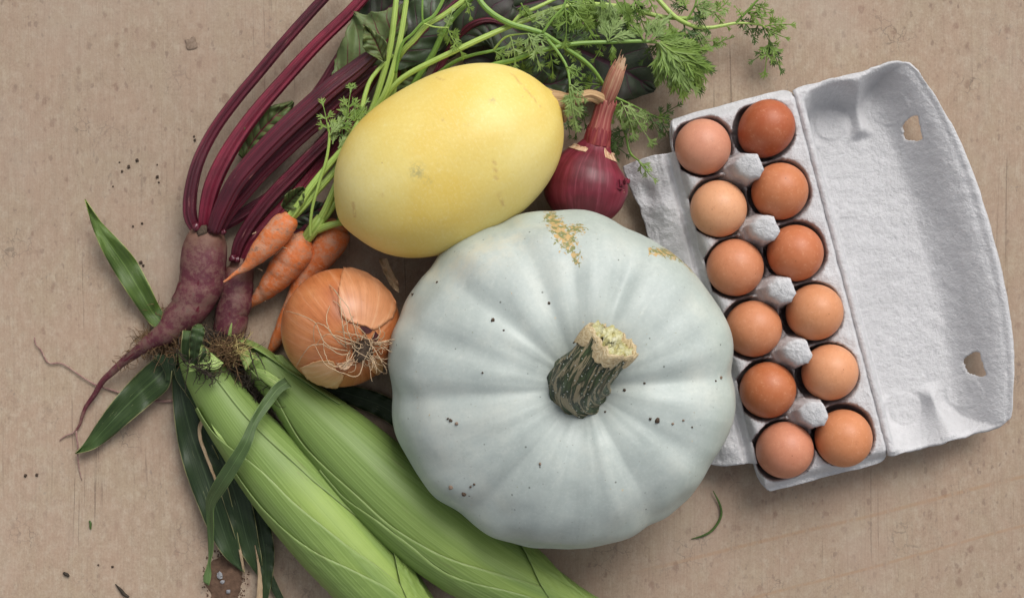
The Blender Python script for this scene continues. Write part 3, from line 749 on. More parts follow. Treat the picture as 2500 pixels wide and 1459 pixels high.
# ------------------------------------------------------------------ brown onion
def make_brown_onion():
    zc = .046; c = W(832, 800, zc); R = WL(146, zc)
    t = thing('brown_onion', 'round brown onion with its tangle of dry roots facing up', 'onion', (c[0], c[1], 0))
    d = np.array([.36, -.38, 0]); d[2] = math.sqrt(1 - d @ d)     # root end
    e1 = np.cross(d, [0, 1, 0]); e1 /= np.linalg.norm(e1); e2 = np.cross(d, e1)
    def pt(p, a, lift=0.0):        # p: 0 at the roots .. pi at the neck
        sq = 1 - .05 * math.cos(p) ** 2
        r = R * sq * (1 + .010 * pn((math.cos(a) * math.sin(p), math.sin(a) * math.sin(p), math.cos(p)), 1.5, 3)) + lift
        r -= .0035 * math.exp(-(p / .22) ** 2)
        r += .010 * math.exp(-((math.pi - p) / .16) ** 2)
        return c + r * (d * math.cos(p) + math.sin(p) * (e1 * math.cos(a) + e2 * math.sin(a)))
    def inv(px, py):               # photo pixel on the upper side -> (p, a)
        for _ in range(1):
            x, y = W(px, py, zc)[:2] - c[:2]; rr = min(math.hypot(x, y), R * .995); z = math.sqrt(R * R - rr * rr)
            x, y = W(px, py, zc + z)[:2] - c[:2]; rr = min(math.hypot(x, y), R * .995); z = math.sqrt(R * R - rr * rr)
        v = np.array([x, y, z]) / np.linalg.norm([x, y, z])
        return math.acos(np.clip(v @ d, -1, 1)), math.atan2(v @ e2, v @ e1)
    NU, NV = 72, 120
    V = [pt(math.pi * i / (NU - 1), 2 * math.pi * j / NV) for i in range(NU) for j in range(NV)]
    U = [(j / NV, i / NU) for i in range(NU) for j in range(NV)]
    V = np.array(V)
    body = build('bulb', (V, grid_faces(NU, NV, wrap=True), np.array(U)), M_ONION, t)
    # loose outer skins, each a sheet of its own lying just above the flesh
    def skin(poly, mt, seed, lift=.0007, curl=.0012):
        Q = np.array([inv(*p) for p in poly]); 
        ctr = np.array(poly, float).mean(0); n, m = 90, 14
        B = catmull(np.array(list(poly) + [poly[0]], float), n + 1)[:n]
        V, U = [], []
        for k in range(m):
            q = k / (m - 1)
            for i in range(n):
                jag = 1 + (.045 * pn((i * .55, seed, .3)) + .03 * pn((i * 1.7, seed, 4.3))) * smooth(.6, 1, q)
                p = ctr + (B[i] - ctr) * q * jag
                a, b = inv(*p)
                V.append(pt(a, b, lift + curl * smooth(.82, 1, q) * (.5 + .5 * pn((i * .3, seed, 8.8))))); U.append((b / 6.283 % 1, a / 3.14))
        return build('dry_skin', (np.array(V), grid_faces(m, n, wrap=True), np.array(U)), mt, t, solid=.0003)
    skin([(838, 652), (862, 653), (905, 662), (940, 690), (966, 730), (962, 765), (938, 790), (916, 804), (890, 795), (862, 788), (838, 775), (828, 750), (826, 715), (832, 682)], M_ONIONP, 1)
    skin([(735, 895), (780, 880), (815, 884), (822, 905), (838, 916), (834, 932), (820, 946), (790, 942), (755, 922)], M_ONIONS, 2)
    skin([(905, 885), (925, 878), (935, 895), (925, 915), (908, 905)], M_ONIONS, 3)
    skin([(822, 888), (850, 884), (868, 880), (858, 893), (838, 901)], M_PAPER, 4, .001, .003)
    # purple black stain flecks beside the root plate
    for k, poly in enumerate([[(880, 796), (895, 798), (912, 802), (905, 812), (890, 813)], [(917, 808), (926, 820), (920, 834), (910, 828)]]):
        o = skin(poly, M_DARKFLECK, 10 + k, .0010, .0004); o.name = 'dark_fleck'
    # root plate and roots
    a0 = inv(888, 858); base = pt(*a0)
    V, F, U = blob(base + d * .0006, .0085, 3, .5, 18, 9, .45)
    plate = build('root_plate', (V, F, U), M_SOIL, t)
    rnd = np.random.RandomState(5); mb = MB()
    traced = [[(858, 868), (830, 862), (796, 838), (768, 838), (752, 855), (725, 894)], [(850, 860), (800, 835), (780, 790), (745, 772), (703, 760)], [(845, 845), (838, 810), (833, 770), (828, 735), (806, 698)],
              [(870, 850), (850, 815), (840, 770), (825, 745), (814, 735)], [(880, 845), (862, 800), (845, 755), (826, 730), (808, 700)], [(848, 852), (812, 810), (803, 780), (806, 747)], [(860, 830), (836, 800), (850, 785), (864, 770)],
              [(858, 880), (820, 882), (800, 860), (790, 832)], [(880, 850), (820, 818), (800, 795), (780, 792), (768, 835)], [(900, 850), (845, 825), (800, 815), (775, 838)], [(930, 880), (925, 905)], [(920, 870), (950, 890), (978, 893), (992, 925)],
              [(915, 875), (940, 868), (955, 850), (990, 842)], [(905, 840), (938, 830), (943, 860), (940, 885), (912, 885)], [(895, 860), (870, 900), (830, 888), (800, 875), (770, 842)], [(898, 825), (872, 800), (860, 790)], [(905, 832), (880, 820), (850, 812), (820, 808)]]
    for k, pl in enumerate(traced):
        n = 26; B = catmull(np.array(pl, float), n); P = []
        for i, (x, y) in enumerate(B):
            s = i / (n - 1); x += 2.0 * pn((i * .5, k, 1)); y += 2.0 * pn((i * .5, k, 5))
            if math.hypot(x - 832, y - 800) < 140:
                a, b = inv(x, y); P.append(pt(a, b, .0012 + .0095 * math.sin(math.pi * min(1, s * 1.0)) * (.6 + .5 * (k % 3) / 2)))
            else:
                P.append(W(x, y, P[-1][2] + .0008))
        hair_tubes(mb, [P], .00048)
    for k in range(70):
        a = rnd.uniform(0, 6.28); s = base + (e1 * math.cos(a) + e2 * math.sin(a)) * rnd.uniform(.002, .009) + np.array([.004, .001, 0]) * rnd.uniform(-1, 2)
        dirn = d + (e1 * math.cos(a) + e2 * math.sin(a)) * rnd.uniform(.2, 1.2)
        hair_tubes(mb, [wander(s, dirn, rnd.uniform(.008, .022), 10, rnd, 1.1, .05)], .00045)
    o = build('roots', mb, M_ROOTHAIR, plate); o['kind'] = 'stuff'
    # withered neck, lying behind the bulb
    V, F, U = ribbon([(925, 632), (935, 660), (950, 690), (960, 705)], [(945, 630), (958, 662), (972, 690), (974, 715)], [.020, .024, .030, .034], 24, 7, cup=.3, ripple=.003, freq=3)
    build('withered_neck', (V, F, U), M_DRY, t, solid=.0005)
M_DARKFLECK = mat_plain('dark_skin_fleck', (.035, .010, .012), (.075, .020, .020), .5, 300, .0003)
make_brown_onion()

# ------------------------------------------------------------------ red onion
def make_red_onion():
    zc = .0335; c = W(1431, 458, zc)
    t = thing('red_onion', 'glossy dark red onion with a long dry papery neck', 'onion', (c[0], c[1], 0))
    # lathe along a bent axis that runs from the root end (hidden) up the picture through the shoulder into the neck
    ax = [(1424, 556, .030), (1428, 500, .0325), (1431, 455, .0335), (1440, 405, .0335), (1449, 375, .0335), (1457, 350, .034)]
    wd = [40, 176, 208, 170, 112, 72]
    n, ring = 60, 96
    P3 = np.array([W(*p) for p in ax]); R = np.array([WL(a, .0335) / 2 for a in wd])
    Q = catmull(np.column_stack([P3, R]), n); P = Q[:, :3]
    s = np.linspace(0, 1, n)
    Rr = np.interp(s, [0, .06, .15, .27, .40, .52, .64, .76, .88, 1], [.002, .0105, .0205, .0275, .0315, .0318, .0275, .0205, .0140, .0108])
    py_ = CY - P[:, 1] / (K * (1 - P[:, 2] / CAM_H))
    Rr = WL(1, .0335) * np.interp(py_, [340, 350, 360, 371, 385, 400, 420, 445, 470, 500, 525, 545, 556], [30, 35, 42, 52, 67, 81, 95, 103, 103, 92, 73, 44, 5])
    Rr = np.convolve(np.pad(Rr, 2, mode='edge'), np.ones(5) / 5, 'valid')
    T, Sd, Up = frames(P)
    V, U = [], []
    for i in range(n):
        for j in range(ring):
            a = 2 * math.pi * j / ring
            r = Rr[i] * (1 + .012 * pn((math.cos(a) * 1.5, math.sin(a) * 1.5, s[i] * 3), 1.2, 6) + .006 * math.cos(11 * a + 2))
            V.append(P[i] + r * (Sd[i] * math.cos(a) + Up[i] * math.sin(a))); U.append((j / ring, s[i]))
    bulb = build('bulb', (np.array(V), grid_faces(n, ring, wrap=True), np.array(U)), M_REDON, t)
    # neck: a lower sheath with a torn rim, and the inner tube that comes out of it
    def sheath(path, widths, torn, n=34, ring=72, seed=0, ridge=.03):
        P3 = np.array([W(*p) for p in path]); R = np.array([WL(a, p[2]) / 2 for a, p in zip(widths, path)])
        Q = catmull(np.column_stack([P3, R]), n); P = Q[:, :3]; R = Q[:, 3]; T, Sd, Up = frames(P)
        V, U = [], []
        for i in range(n):
            for j in range(ring):
                a = 2 * math.pi * j / ring; s = i / (n - 1)
                r = R[i] * (1 + ridge * math.cos(9 * a + seed + s * .6) + .03 * pn((math.cos(a) * 2.5, math.sin(a) * 2.5, s * 2), 1, seed))
                k = smooth(.75, 1, s) * torn * (pn((math.cos(a) * 3, math.sin(a) * 3, seed), 2.2) + .6 * pn((math.cos(a) * 9, math.sin(a) * 9, seed), 1))
                V.append(P[i] + T[i] * k + r * (Sd[i] * math.cos(a) + Up[i] * math.sin(a))); U.append((j / ring, s * .12))
        return np.array(V), grid_faces(n, ring, wrap=True), np.array(U)
    nk = build('neck', sheath([(1453, 372, .0345), (1457, 350, .036), (1463, 315, .038), (1472, 278, .041), (1481, 248, .044)], [72, 63, 53, 46, 49], .005, seed=1), M_REDNECK, t, solid=.0004)
    build('inner_neck', sheath([(1470, 285, .040), (1480, 250, .043), (1492, 215, .047), (1504, 182, .051), (1512, 164, .053)], [30, 33, 40, 38, 30], .006, seed=4), M_REDTOP, nk, solid=.0004)
    build('neck_tip', sheath([(1504, 185, .051), (1511, 165, .053), (1517, 147, .055)], [24, 24, 17], .008, seed=7, ridge=.10), M_PAPER, nk, solid=.0004)
    # dark red band round the neck and flaps of torn paper on the shoulder
    build('outer_sheath', sheath([(1456, 352, .036), (1459, 335, .037), (1463, 314, .038)], [67, 63, 57], .004, seed=11), M_REDBAND, nk, solid=.0004)
    def flap(left, right, zs, mt, nm='paper_flap', seed=0, cup=-.12):
        V, F, U = ribbon(left, right, zs, 18, 9, cup=cup, ripple=.0012, freq=3, seed=seed)
        V = V + np.array([pnoise(V, 260, seed) * .0008, pnoise(V, 260, seed + 4) * .0008, pnoise(V, 260, seed + 9) * .0006]).T
        return build(nm, (V, F, U), mt, t, solid=.0004)
    def shoulder(a0, a1, s0, s1, mt, seed, lift=.0009):
        n2, m2 = 16, 44; V, U = [], []
        for i in range(n2):
            for j in range(m2):
                q = j / (m2 - 1); a = math.radians(lerp(a0, a1, q)); e0 = .030 * pn((q * 2, seed, 1)) + .004 * pn((q * 15, seed, 2)); e1_ = .06 * pn((q * 2.4, seed, 5)) + .012 * pn((q * 12, seed, 7))
                sv = lerp(s0 + e0, s1 + e1_, i / (n2 - 1)); f = sv * (n - 1); i0 = min(int(f), n - 2); fr = f - i0
                r = lerp(Rr[i0], Rr[i0 + 1], fr) + lift + .0016 * smooth(.75, 1, i / (n2 - 1)) * (.6 + pn((q * 9, seed, 3)))
                V.append(lerp(P[i0], P[i0 + 1], fr) + r * (lerp(Sd[i0], Sd[i0 + 1], fr) * math.cos(a) + lerp(Up[i0], Up[i0 + 1], fr) * math.sin(a))); U.append((a / 6.283, sv * .2))
        return build('paper_flap', (np.array(V), grid_faces(n2, m2), np.array(U)), mt, t, solid=.0004)
    shoulder(108, 176, .80, .880, M_PAPER, 1, .0006); shoulder(2, 62, .815, .93, M_PAPER, 2, .0006)
    for k, (l, r) in enumerate([([(1505, 445), (1512, 438), (1520, 445)], [(1508, 462), (1518, 455), (1524, 452)]), ([(1520, 440), (1530, 434), (1538, 438)], [(1520, 452), (1530, 450), (1538, 446)]), ([(1508, 452), (1506, 460), (1510, 466)], [(1520, 452), (1518, 462), (1516, 468)])]):
        flap(l, r, [.052, .056, .054], M_BSTALKR, 'skin_fragment', 5 + k)
    flap([(1512, 462), (1518, 470), (1518, 476)], [(1522, 460), (1524, 468), (1520, 477)], [.050, .049, .048], M_PAPER, 'skin_fragment', 9)
make_red_onion()

# ------------------------------------------------------------------ egg carton and eggs
def carton_xy(a, b, z=.045):
    """carton frame in photo pixels at rim height: a along (towards the lower end), b across (towards the lid)"""
    px = 1890 + a * .2532 + b * .9675; py = 709 + a * .9675 - b * .2532
    x, y, _ = W(px, py, .045); return x, y
PU = WL(1, .045)
def make_carton():
    cx, cy = carton_xy(0, 0)
    t = thing('egg_carton', 'open grey moulded pulp egg carton with its lid folded back', 'egg carton', (cx, cy, 0))
    rnd = random.Random(3)
    RIM = .043
    def nz(a, b, s, o): return pn((a * .01 * s, b * .01 * s, o))
    def sheet(name, A, B, zf, mat, keep=None, holes=(), mapf=None, solid=.0022, parent=t):
        V, U, st = [], [], []
        for a in A:
            for b in B:
                aa, bb = (a, b) if mapf is None else mapf(a, b)
                z, s = zf(aa, bb)
                x, y = carton_xy(aa, bb); V.append((x, y, z)); U.append((a * PU, b * PU)); st.append(s)
        V = np.array(V); nb = len(B); F = grid_faces(len(A), nb)
        if keep is not None:
            AB = np.array([mapf(A[i // nb], B[i % nb]) for i in range(len(V))])
            kept, gone = [], set()
            for f in F:
                if keep(*AB[list(f)].mean(0)): kept.append(f)
                else: gone.update(f)
            F = kept
            for i in sorted(gone.intersection({j for f in kept for j in f})):      # draw the torn rim of each hole smooth
                ha, hb = min(holes, key=lambda h: (AB[i][0] - h[0]) ** 2 + (AB[i][1] - h[1]) ** 2)
                an = math.atan2(AB[i][1] - hb, AB[i][0] - ha); r = hole_r(an)
                x, y = carton_xy(ha + r * math.cos(an), hb + r * math.sin(an)); V[i][0], V[i][1] = x, y
        F = [f[::-1] for f in F]
        if V.shape[0] > 2 and F:
            p = V[list(F[0])]; nrm = np.cross(p[1] - p[0], p[2] - p[0])
            if nrm[2] < 0: F = [f[::-1] for f in F]
        return build(name, (V, F, np.array(U)), mat, parent, attrs={'tint': st}, solid=solid)
    cups = [(-385 + 154 * i, s * 77) for i in range(6) for s in (-1, 1)]
    # ---- tray
    def tray_map(a, b):
        # rounded, slightly uneven outline
        e = (abs(a) / 470) ** 10
        if abs(a) > 380:
            k = (abs(a) - 380) / 90
            b = 9 + (b - 9) * (1 - .12 * k ** 4) if b < 9 else b
        if abs(b - 9) > 120:
            k = (abs(b - 9) - 120) / 38; a = a * (1 - (.035 if b < 9 else .022) * max(0, k) ** 4)
        return a * (1.014 if a > 0 else 1.0) + 3 * nz(a, b, 2.0, 1.2), b + 3 * nz(a, b, 2.0, 5.2) * (1 - smooth(120, 160, b))
    def tray_z(a, b):
        z = RIM; st = 0.0
        for ca, cb in cups:
            d2 = ((a - ca) ** 2 + (b - cb) ** 2)
            Rr = 78.0
            if d2 < Rr * Rr:
                d = math.sqrt(d2) / Rr
                zz = RIM - .036 * (1 - d ** 3.2) ** .6
                z = min(z, zz)
        keepr = max(float(smooth(446, 458, abs(a))), float(smooth(-138, -147, b)), float(smooth(146, 154, b)))
        z = lerp(z, RIM, keepr)
        if z < RIM - .0002: st = min(1.0, max(0.0, (RIM - z) / .010)) ** .7  # painted egg bounce light, stronger further down the cup
        # the low saddle between the two rows, and the outer lip rolling down
        mid = math.exp(-((b) / 30) ** 2) * (1 if abs(a) < 400 else 0)
        z -= .006 * mid * (1 if z > RIM - .02 else .3)
        # humps on the flap side between neighbouring cups
        for i in range(5):
            ha = -308 + 154 * i
            g = math.exp(-((a - ha) / 32) ** 2 - ((b + 122) / 22) ** 2); z += .007 * g
            g = math.exp(-((a - ha) / 30) ** 2 - ((b - 128) / 22) ** 2); z += .002 * g
        edge = max(smooth(438, 472, abs(a)), smooth(-132, -150, b))
        z -= .011 * float(edge) ** 1.5
        z -= .0022 * math.exp(-((b - 170) / 3.5) ** 2)
        z += .0008 * nz(a, b, 4, 2.5) + .0005 * nz(a, b, 13, 7.5)
        return z, st
    A = np.linspace(-472, 472, 236); B = np.linspace(-150, 170.5, 98)
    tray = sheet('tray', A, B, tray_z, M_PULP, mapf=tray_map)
    # side walls of the tray under the lip, down to the board
    V, U = [], []
    per = []
    for a in np.linspace(-466, 466, 60): per.append((a, -146))
    for b in np.linspace(-146, 150, 24)[1:]: per.append((466, b))
    for a in np.linspace(466, -466, 60)[1:]: per.append((a, 150))
    for b in np.linspace(150, -146, 24)[1:-1]: per.append((-466, b))
    lv = [(.030, 1.0), (.020, .975), (.010, .95), (.0012, .93)]
    for z, sc in lv:
        for a, b in per:
            ma, mb_ = tray_map(a, b); wv = 1 - .035 * (1 - z / .03) * (.5 + .5 * math.cos(ma / 154 * 6.283))
            x, y = carton_xy(ma * (1 - (1 - sc) * .4), (mb_ - 9) * sc * wv + 9); V.append((x, y, z)); U.append((a * PU, z))
    build('tray_wall', (np.array(V), grid_faces(len(lv), len(per), wrap=True), np.array(U)), M_PULP, tray, attrs={'tint': np.zeros(len(V))}, solid=.0015)
    # ---- divider posts that stand between the eggs
    for i in range(5):
        ca = -308 + 154 * i
        V, U, st = [], [], []; ring = 32; lev = 15
        base = [(-52, -6), (-36, -58), (-4, -88), (34, -66), (62, -4), (46, 40), (6, 60), (-36, 42)]
        topo = [(-28, 6), (-25, -8), (-16, -22), (8, -22), (30, -4), (33, 22), (18, 36), (-20, 32)]
        Bc = np.repeat(np.array(base, float), 4, 0) * .0; Tc = Bc.copy()
        for j in range(ring):
            i8, fr8 = j // 4, (j % 4) / 4.0
            Bc[j] = lerp(np.array(base[i8], float), np.array(base[(i8 + 1) % 8], float), fr8); Tc[j] = lerp(np.array(topo[i8], float), np.array(topo[(i8 + 1) % 8], float), fr8)
        for k in range(lev):
            s = k / (lev - 1)
            f = 1 - (1 - s) ** 1.25
            zz = .012 + (.0655 - .012) * min(1, s / .8)
            for j in range(ring):
                if s <= .8: p = lerp(Bc[j], Tc[j], (s / .8) ** .92)
                else: p = lerp(Tc[j], Tc.mean(0), (s - .8) / .2 * .96)
                zq = zz + (.0012 * (s - .8) / .2 if s > .8 else 0) + (.0035 * (p[1] - 10) / 40 if s > .5 else 0)
                x, y = carton_xy(ca + p[0] + 2.5 * nz(p[0] * 4 + i * 90, p[1] * 4, 2, k * .3), p[1] + 3 + 2.5 * nz(p[0] * 4, p[1] * 4 + i * 70, 2, k * .3 + 4))
                V.append((x, y, zq + .0006 * nz(p[0] * 9, p[1] * 9 + i * 31, 2, 3.3))); U.append((j / ring, s)); st.append(max(0, .40 - s * .8))  # same painted bounce light at the foot of each post
        build('divider_post', (np.array(V), grid_faces(lev, ring, wrap=True), np.array(U)), M_PULP, tray, attrs={'tint': st})
    # ---- locking flap under the pumpkin
    def flap_map(a, b):
        k = (-b - 150) / 116.0
        a = a * (1 - .03 * max(0, k) ** 3) - 12 * k
        return a + 4 * nz(a, b, 2.5, 3.1), b + 5 * nz(a, b, 3, 6.1) * smooth(.7, 1, k) + (8 * math.sin(a * .02) * smooth(.8, 1, k))
    def flap_z(a, b):
        k = (-b - 148) / 118.0
        z = .036 - .020 * max(0, k) ** 1.3 - .006 * math.exp(-((k - .12) / .08) ** 2)
        for ha in (-310, 0, 300):
            z -= .006 * math.exp(-((a - ha) / 24) ** 2 - ((b + 232) / 16) ** 2) - .005 * math.exp(-((a - ha - 45) / 30) ** 2 - ((b + 205) / 26) ** 2)
        z += .0010 * nz(a, b, 5, 1.1) + .0006 * nz(a, b, 14, 9.1)
        return max(z, .003), 0.0
    sheet('locking_flap', np.linspace(-392, 400, 190), np.linspace(-266, -143, 44), flap_z, M_PULP, mapf=flap_map)
    # ---- lid
    front = lambda a: 560 - 66 * (abs(a - 20) / 445.0) ** 2.4
    def lid_map(a, b):
        k = (b - 169.5) / 390.5
        fb = 169.5 + (front(a) - 169.5) * k
        cr = max(0, k - .86) / .14; ca = a * (1 - .075 * cr ** 2.2)
        cl = max(0, .06 - k) / .06; ca = ca * (1 - .010 * cl ** 2)
        return ca + 3 * nz(a, b, 2.2, 8.2), fb + 3 * nz(a, b, 2.2, 2.2) * smooth(.02, .1, k)
    def lid_z(a, b):
        k = (b - 172) / (front(a) - 172)
        fl = .0035; rim = .0432 - .005 * k
        hinge = smooth(44, 12, b - 172)                       # steep inner wall by the hinge
        fr = smooth(.60, .955, k) * .93 + .07 * smooth(.93, .97, k)
        # end walls with two rounded bays each
        def wall(sgn):
            aa = 462 + sgn * a
            if aa > 230: return 0.0
            cs, fl_a, wd_ = (((98, 262, 56), (100, 410, 66)), 150, 48) if sgn > 0 else (((88, 262, 46), (92, 410, 54)), 132, 66)
            d = [fl_a - aa] + [math.hypot(aa - ca_, b - cb_) - r_ for ca_, cb_, r_ in cs]
            sdv = -10 * math.log(sum(math.exp(-x / 10.0) for x in d))
            return smooth(-8, wd_, sdv)
        disc = sum(float(smooth(42, 38, math.hypot(a - da_, b - db_))) for da_, db_ in ((-364, 262), (-362, 410), (374, 262), (370, 410)))
        h = max(float(hinge), float(fr), float(wall(1)), float(wall(-1)))
        z = fl + (rim - fl) * h + .0008 * disc
        z -= .0022 * math.exp(-((b - 170) / 3.5) ** 2)
        z += .0007 * nz(a, b, 4, 4.5) + .00035 * nz(a, b, 14, 1.5)
        lip = max(smooth(452, 466, abs(a)), smooth(.985, 1.0, k)); z -= .003 * float(lip)
        return z, 0.0
    HOLES = ((-297, 449), (308, 452))
    def hole_r(an):
        r = 25.0 / math.sqrt((math.cos(an) / 1.25) ** 2 + math.sin(an) ** 2)
        flat = 13.0 / max(math.sin(an), 1e-3)
        return min(r, flat if flat > 0 else r) * (1 + .05 * math.sin(5 * an))
    def keep(a, b): return all(math.hypot(a - ha, b - hb) > hole_r(math.atan2(b - hb, a - ha)) for ha, hb in HOLES)
    lid = sheet('lid', np.linspace(-466, 466, 280), np.linspace(169.5, 560, 130), lid_z, M_PULP, keep=keep, holes=HOLES, mapf=lid_map)
make_carton()

def make_eggs():
    eggs = [(1717, 359, (.560, .245, .155), 'pinkish tan egg in the end cup beside the locking flap, near the carrot tops'),
            (1755, 508, (.640, .320, .170), 'pale beige egg on the flap side, palest in its row'),
            (1795, 653, (.530, .205, .100), 'tan egg on the flap side, third along from the carrot tops'),
            (1837, 803, (.530, .208, .098), 'light brown egg right against the widest part of the pumpkin'),
            (1874, 953, (.430, .130, .048), 'dark brown egg on the flap side beside a pinkish end egg'),
            (1914, 1099, (.520, .205, .120), 'dusky pink egg in the flap side end cup, farthest from carrot tops'),
            (1868, 318, (.370, .088, .032), 'darkest red brown speckled egg, tilted in the end cup beside the hinge'),
            (1903, 469, (.500, .172, .072), 'orange brown egg on the hinge side next to the darkest speckled egg'),
            (1942, 617, (.475, .148, .060), 'deep orange brown egg on the hinge side, third along from the carrot tops'),
            (1987, 763, (.570, .245, .115), 'golden tan egg on the hinge side above a paler egg'),
            (2025, 910, (.620, .280, .140), 'pale peach egg on the hinge side, palest of its row'),
            (2060, 1068, (.540, .208, .090), 'warm orange tan egg in the hinge side end cup, farthest from carrot tops')]
    n, ring = 48, 64
    for k, (px, py, col, lab) in enumerate(eggs):
        rnd = random.Random(k + 4)
        R = .0222 + rnd.uniform(-.0004, .0004); L = .0285 + rnd.uniform(-.0006, .0008)
        if k == 6: R = .0215; L = .0265
        V, U = [], []
        for i in range(n):
            p = math.pi * i / (n - 1); x = math.cos(p)            # 1 at the blunt end (up)
            r = R * max(math.sin(p), 0.0) ** .97 * (1 + .13 * x) / 1.045; z = L * x
            for j in range(ring):
                a = 2 * math.pi * j / ring; V.append((r * math.cos(a), r * math.sin(a), z)); U.append((j / ring, i / n))
        o = build('egg', (np.array(V), [f[::-1] for f in grid_faces(n, ring, wrap=True)], np.array(U)), M_EGG, None, color=col)
        p = W(px, py, .040); o.location = (p[0], p[1], .0375)
        tx, ty = math.radians(rnd.uniform(-9, 9)), math.radians(rnd.uniform(-9, 9))
        if k == 6: tx, ty = math.radians(-24), math.radians(18); o.location.z = .0390
        o.rotation_euler = (tx, ty, rnd.uniform(0, 6.28)) if k != 6 else (tx, ty, 0)
        tag(o, lab, 'egg', 'eggs in the carton')
make_eggs()

# ------------------------------------------------------------------ beetroots
def stalk(parent, path, width, mt=None, n=46, ridges=7, seed=0, flat=.8, name='stalk', amp=.13):
    V, F, U = tube(path, width, n, 42, ridges=ridges, ramp=amp, flat=flat, seed=seed, wob=.0008)
    return build(name, (V, F, U), mt or M_BSTALK, parent)
def bleaf(parent, mid, wl, wr, z, mt, seed=0, ripple=.006, name='leaf', curl=0.0, **kw):
    V, F, U = beet_leaf_shape(mid, wl, wr, z, seed=seed, ripple=ripple, curl=curl, **kw)
    return build(name, (V, F, U), mt, parent, solid=.0005)

def make_beets():
    c = W(500, 620, 0)
    t = thing('beetroot', 'long purple beetroot with a curved rat tail root over the maize leaf', 'beetroot', c)
    root = [(508, 556, .022), (503, 580, .022), (498, 640, .022), (487, 700, .023), (462, 752, .025), (420, 797, .028), (372, 835, .027), (310, 874, .018), (262, 918, .010), (226, 968, .006), (198, 1020, .004), (184, 1052, .003)]
    wd = [66, 96, 113, 108, 94, 66, 40, 23, 16, 12, 8, 5]
    V, F, U = tube(root, wd, 110, 44, wob=.0015, seed=2, rough=.05)
    build('root', (V, F, U), M_BROOT, t)
    for k, pth in enumerate([[(186, 1045, .003), (188, 1085, .005), (193, 1130, .003), (200, 1172, .001)], [(188, 1048, .003), (165, 1062, .002), (145, 1076, .001)]]):
        V, F, U = tube(pth, [5, 4, 3, 2][:len(pth)], 24, 6, wob=.0012, seed=k)
        build('rootlet', (V, F, U), M_THREAD, t)
    mb = MB(); rnd = np.random.RandomState(2)
    for k in range(150):
        s = rnd.uniform(.38, .68); P = catmull(np.array([W(*p) for p in root]), 100)[int(s * 99)]
        side = rnd.uniform(-1, 1); wloc = WL(np.interp(s, np.linspace(0, 1, len(wd)), wd)) / 2
        st = P + np.array([.6, -.6, 0]) * wloc * (.5 + .5 * abs(side)) * np.sign(side + .35) + np.array([0, 0, wloc * rnd.uniform(-.2, .6)])
        hair_tubes(mb, [wander(st, rnd.normal(size=3) * np.array([1, 1, .4]) + np.array([.2, -.3, -.1]), rnd.uniform(.005, .013), 8, rnd, 1.0, .05)], .0003, 4)
    o = build('root_hairs', mb, M_SILK, t); o['kind'] = 'stuff'
    # crown: small dark bud scales
    for k, (px, py, r) in enumerate([(498, 566, 14), (478, 556, 10), (528, 560, 11), (512, 560, 9), (545, 566, 7)]):
        V, F, U = blob(W(px, py, .034), WL(r), k, .7, 10, 7, .7); build('crown_bud', (V, F, U), M_SOIL if k == 0 else M_BSTALK, t)
    s1 = stalk(t, [(483, 566, .024), (466, 530, .026), (463, 485, .027), (477, 415, .027), (512, 338, .026), (565, 258, .026), (640, 165, .026), (720, 72, .026), (795, -8, .026), (860, -70, .026)], [24, 31, 31, 29, 27, 26, 26, 25, 24, 22], M_BSTALK, seed=1)
    s2 = stalk(t, [(498, 566, .028), (502, 520, .032), (515, 462, .034), (545, 395, .034), (605, 300, .032), (685, 203, .030), (775, 108, .030), (865, 20, .030), (930, -50, .030)], [26, 32, 38, 38, 34, 31, 29, 27, 25], M_BSTALKR, seed=2)
    s3 = stalk(t, [(522, 566, .034), (538, 520, .039), (572, 455, .042), (625, 388, .043), (710, 302, .043), (810, 214, .042), (880, 160, .041), (930, 118, .042)], [30, 38, 42, 45, 46, 44, 38, 24], M_BSTALK, seed=3, ridges=8)
    s3b = stalk(t, [(535, 560, .026), (570, 500, .028), (640, 418, .029), (740, 325, .030), (840, 235, .030), (925, 165, .030)], [24, 36, 38, 40, 36, 26], M_BSTALK, seed=4)
    s4 = stalk(t, [(532, 556, .018), (600, 455, .012), (690, 350, .012), (790, 200, .012), (850, 110, .013)], [18, 22, 24, 22, 20], M_BSTALK, seed=5)
    s5 = stalk(t, [(536, 560, .016), (590, 525, .014), (660, 478, .012), (720, 420, .011), (790, 340, .010), (860, 260, .010)], [20, 26, 26, 24, 22, 20], M_BSTALK, seed=6)
    s0 = stalk(t, [(520, 556, .020), (560, 460, .014), (592, 400, .010), (620, 350, .010)], [12, 13, 12, 9], M_BSTALK, seed=7)
    # leaves
    bleaf(s0, [(592, 388), (625, 335), (665, 290), (715, 248)], [14, 38, 36, 3], [5, 44, 52, 4], [.012, .018, .022, .014], M_BLEAF, 1, .013, curl=.004, pucker=.003)
    bleaf(s3, [(820, 214), (872, 168), (925, 128), (962, 76), (990, 10)], [26, 72, 98, 108, 112, 104, 82, 48, 4], [6, 22, 32, 38, 40, 38, 34, 24, 4], [.026, .030, .032, .034, .032], M_BLEAF, 2, .0055, veins=5, pucker=.0022, jagged=2.2, n=64)
    bleaf(s3, [(938, 152), (926, 122), (912, 92), (890, 64)], [2, 34, 30, 3], [6, 22, 14, 3], [.046, .050, .052, .052], M_BLEAF, 3, .006, curl=.004)
    bleaf(s3b, [(925, 165), (985, 130), (1050, 60), (1110, -15)], [10, 56, 74, 4], [10, 50, 60, 4], [.024, .022, .024, .02], M_BLEAFM, 4, .008)
    bleaf(s4, [(850, 110), (900, 60), (960, 10), (1010, -40)], [5, 50, 60, 5], [5, 45, 50, 5], [.012, .014, .016, .016], M_BLEAFM, 5, .006)

    c2 = W(572, 720, 0)
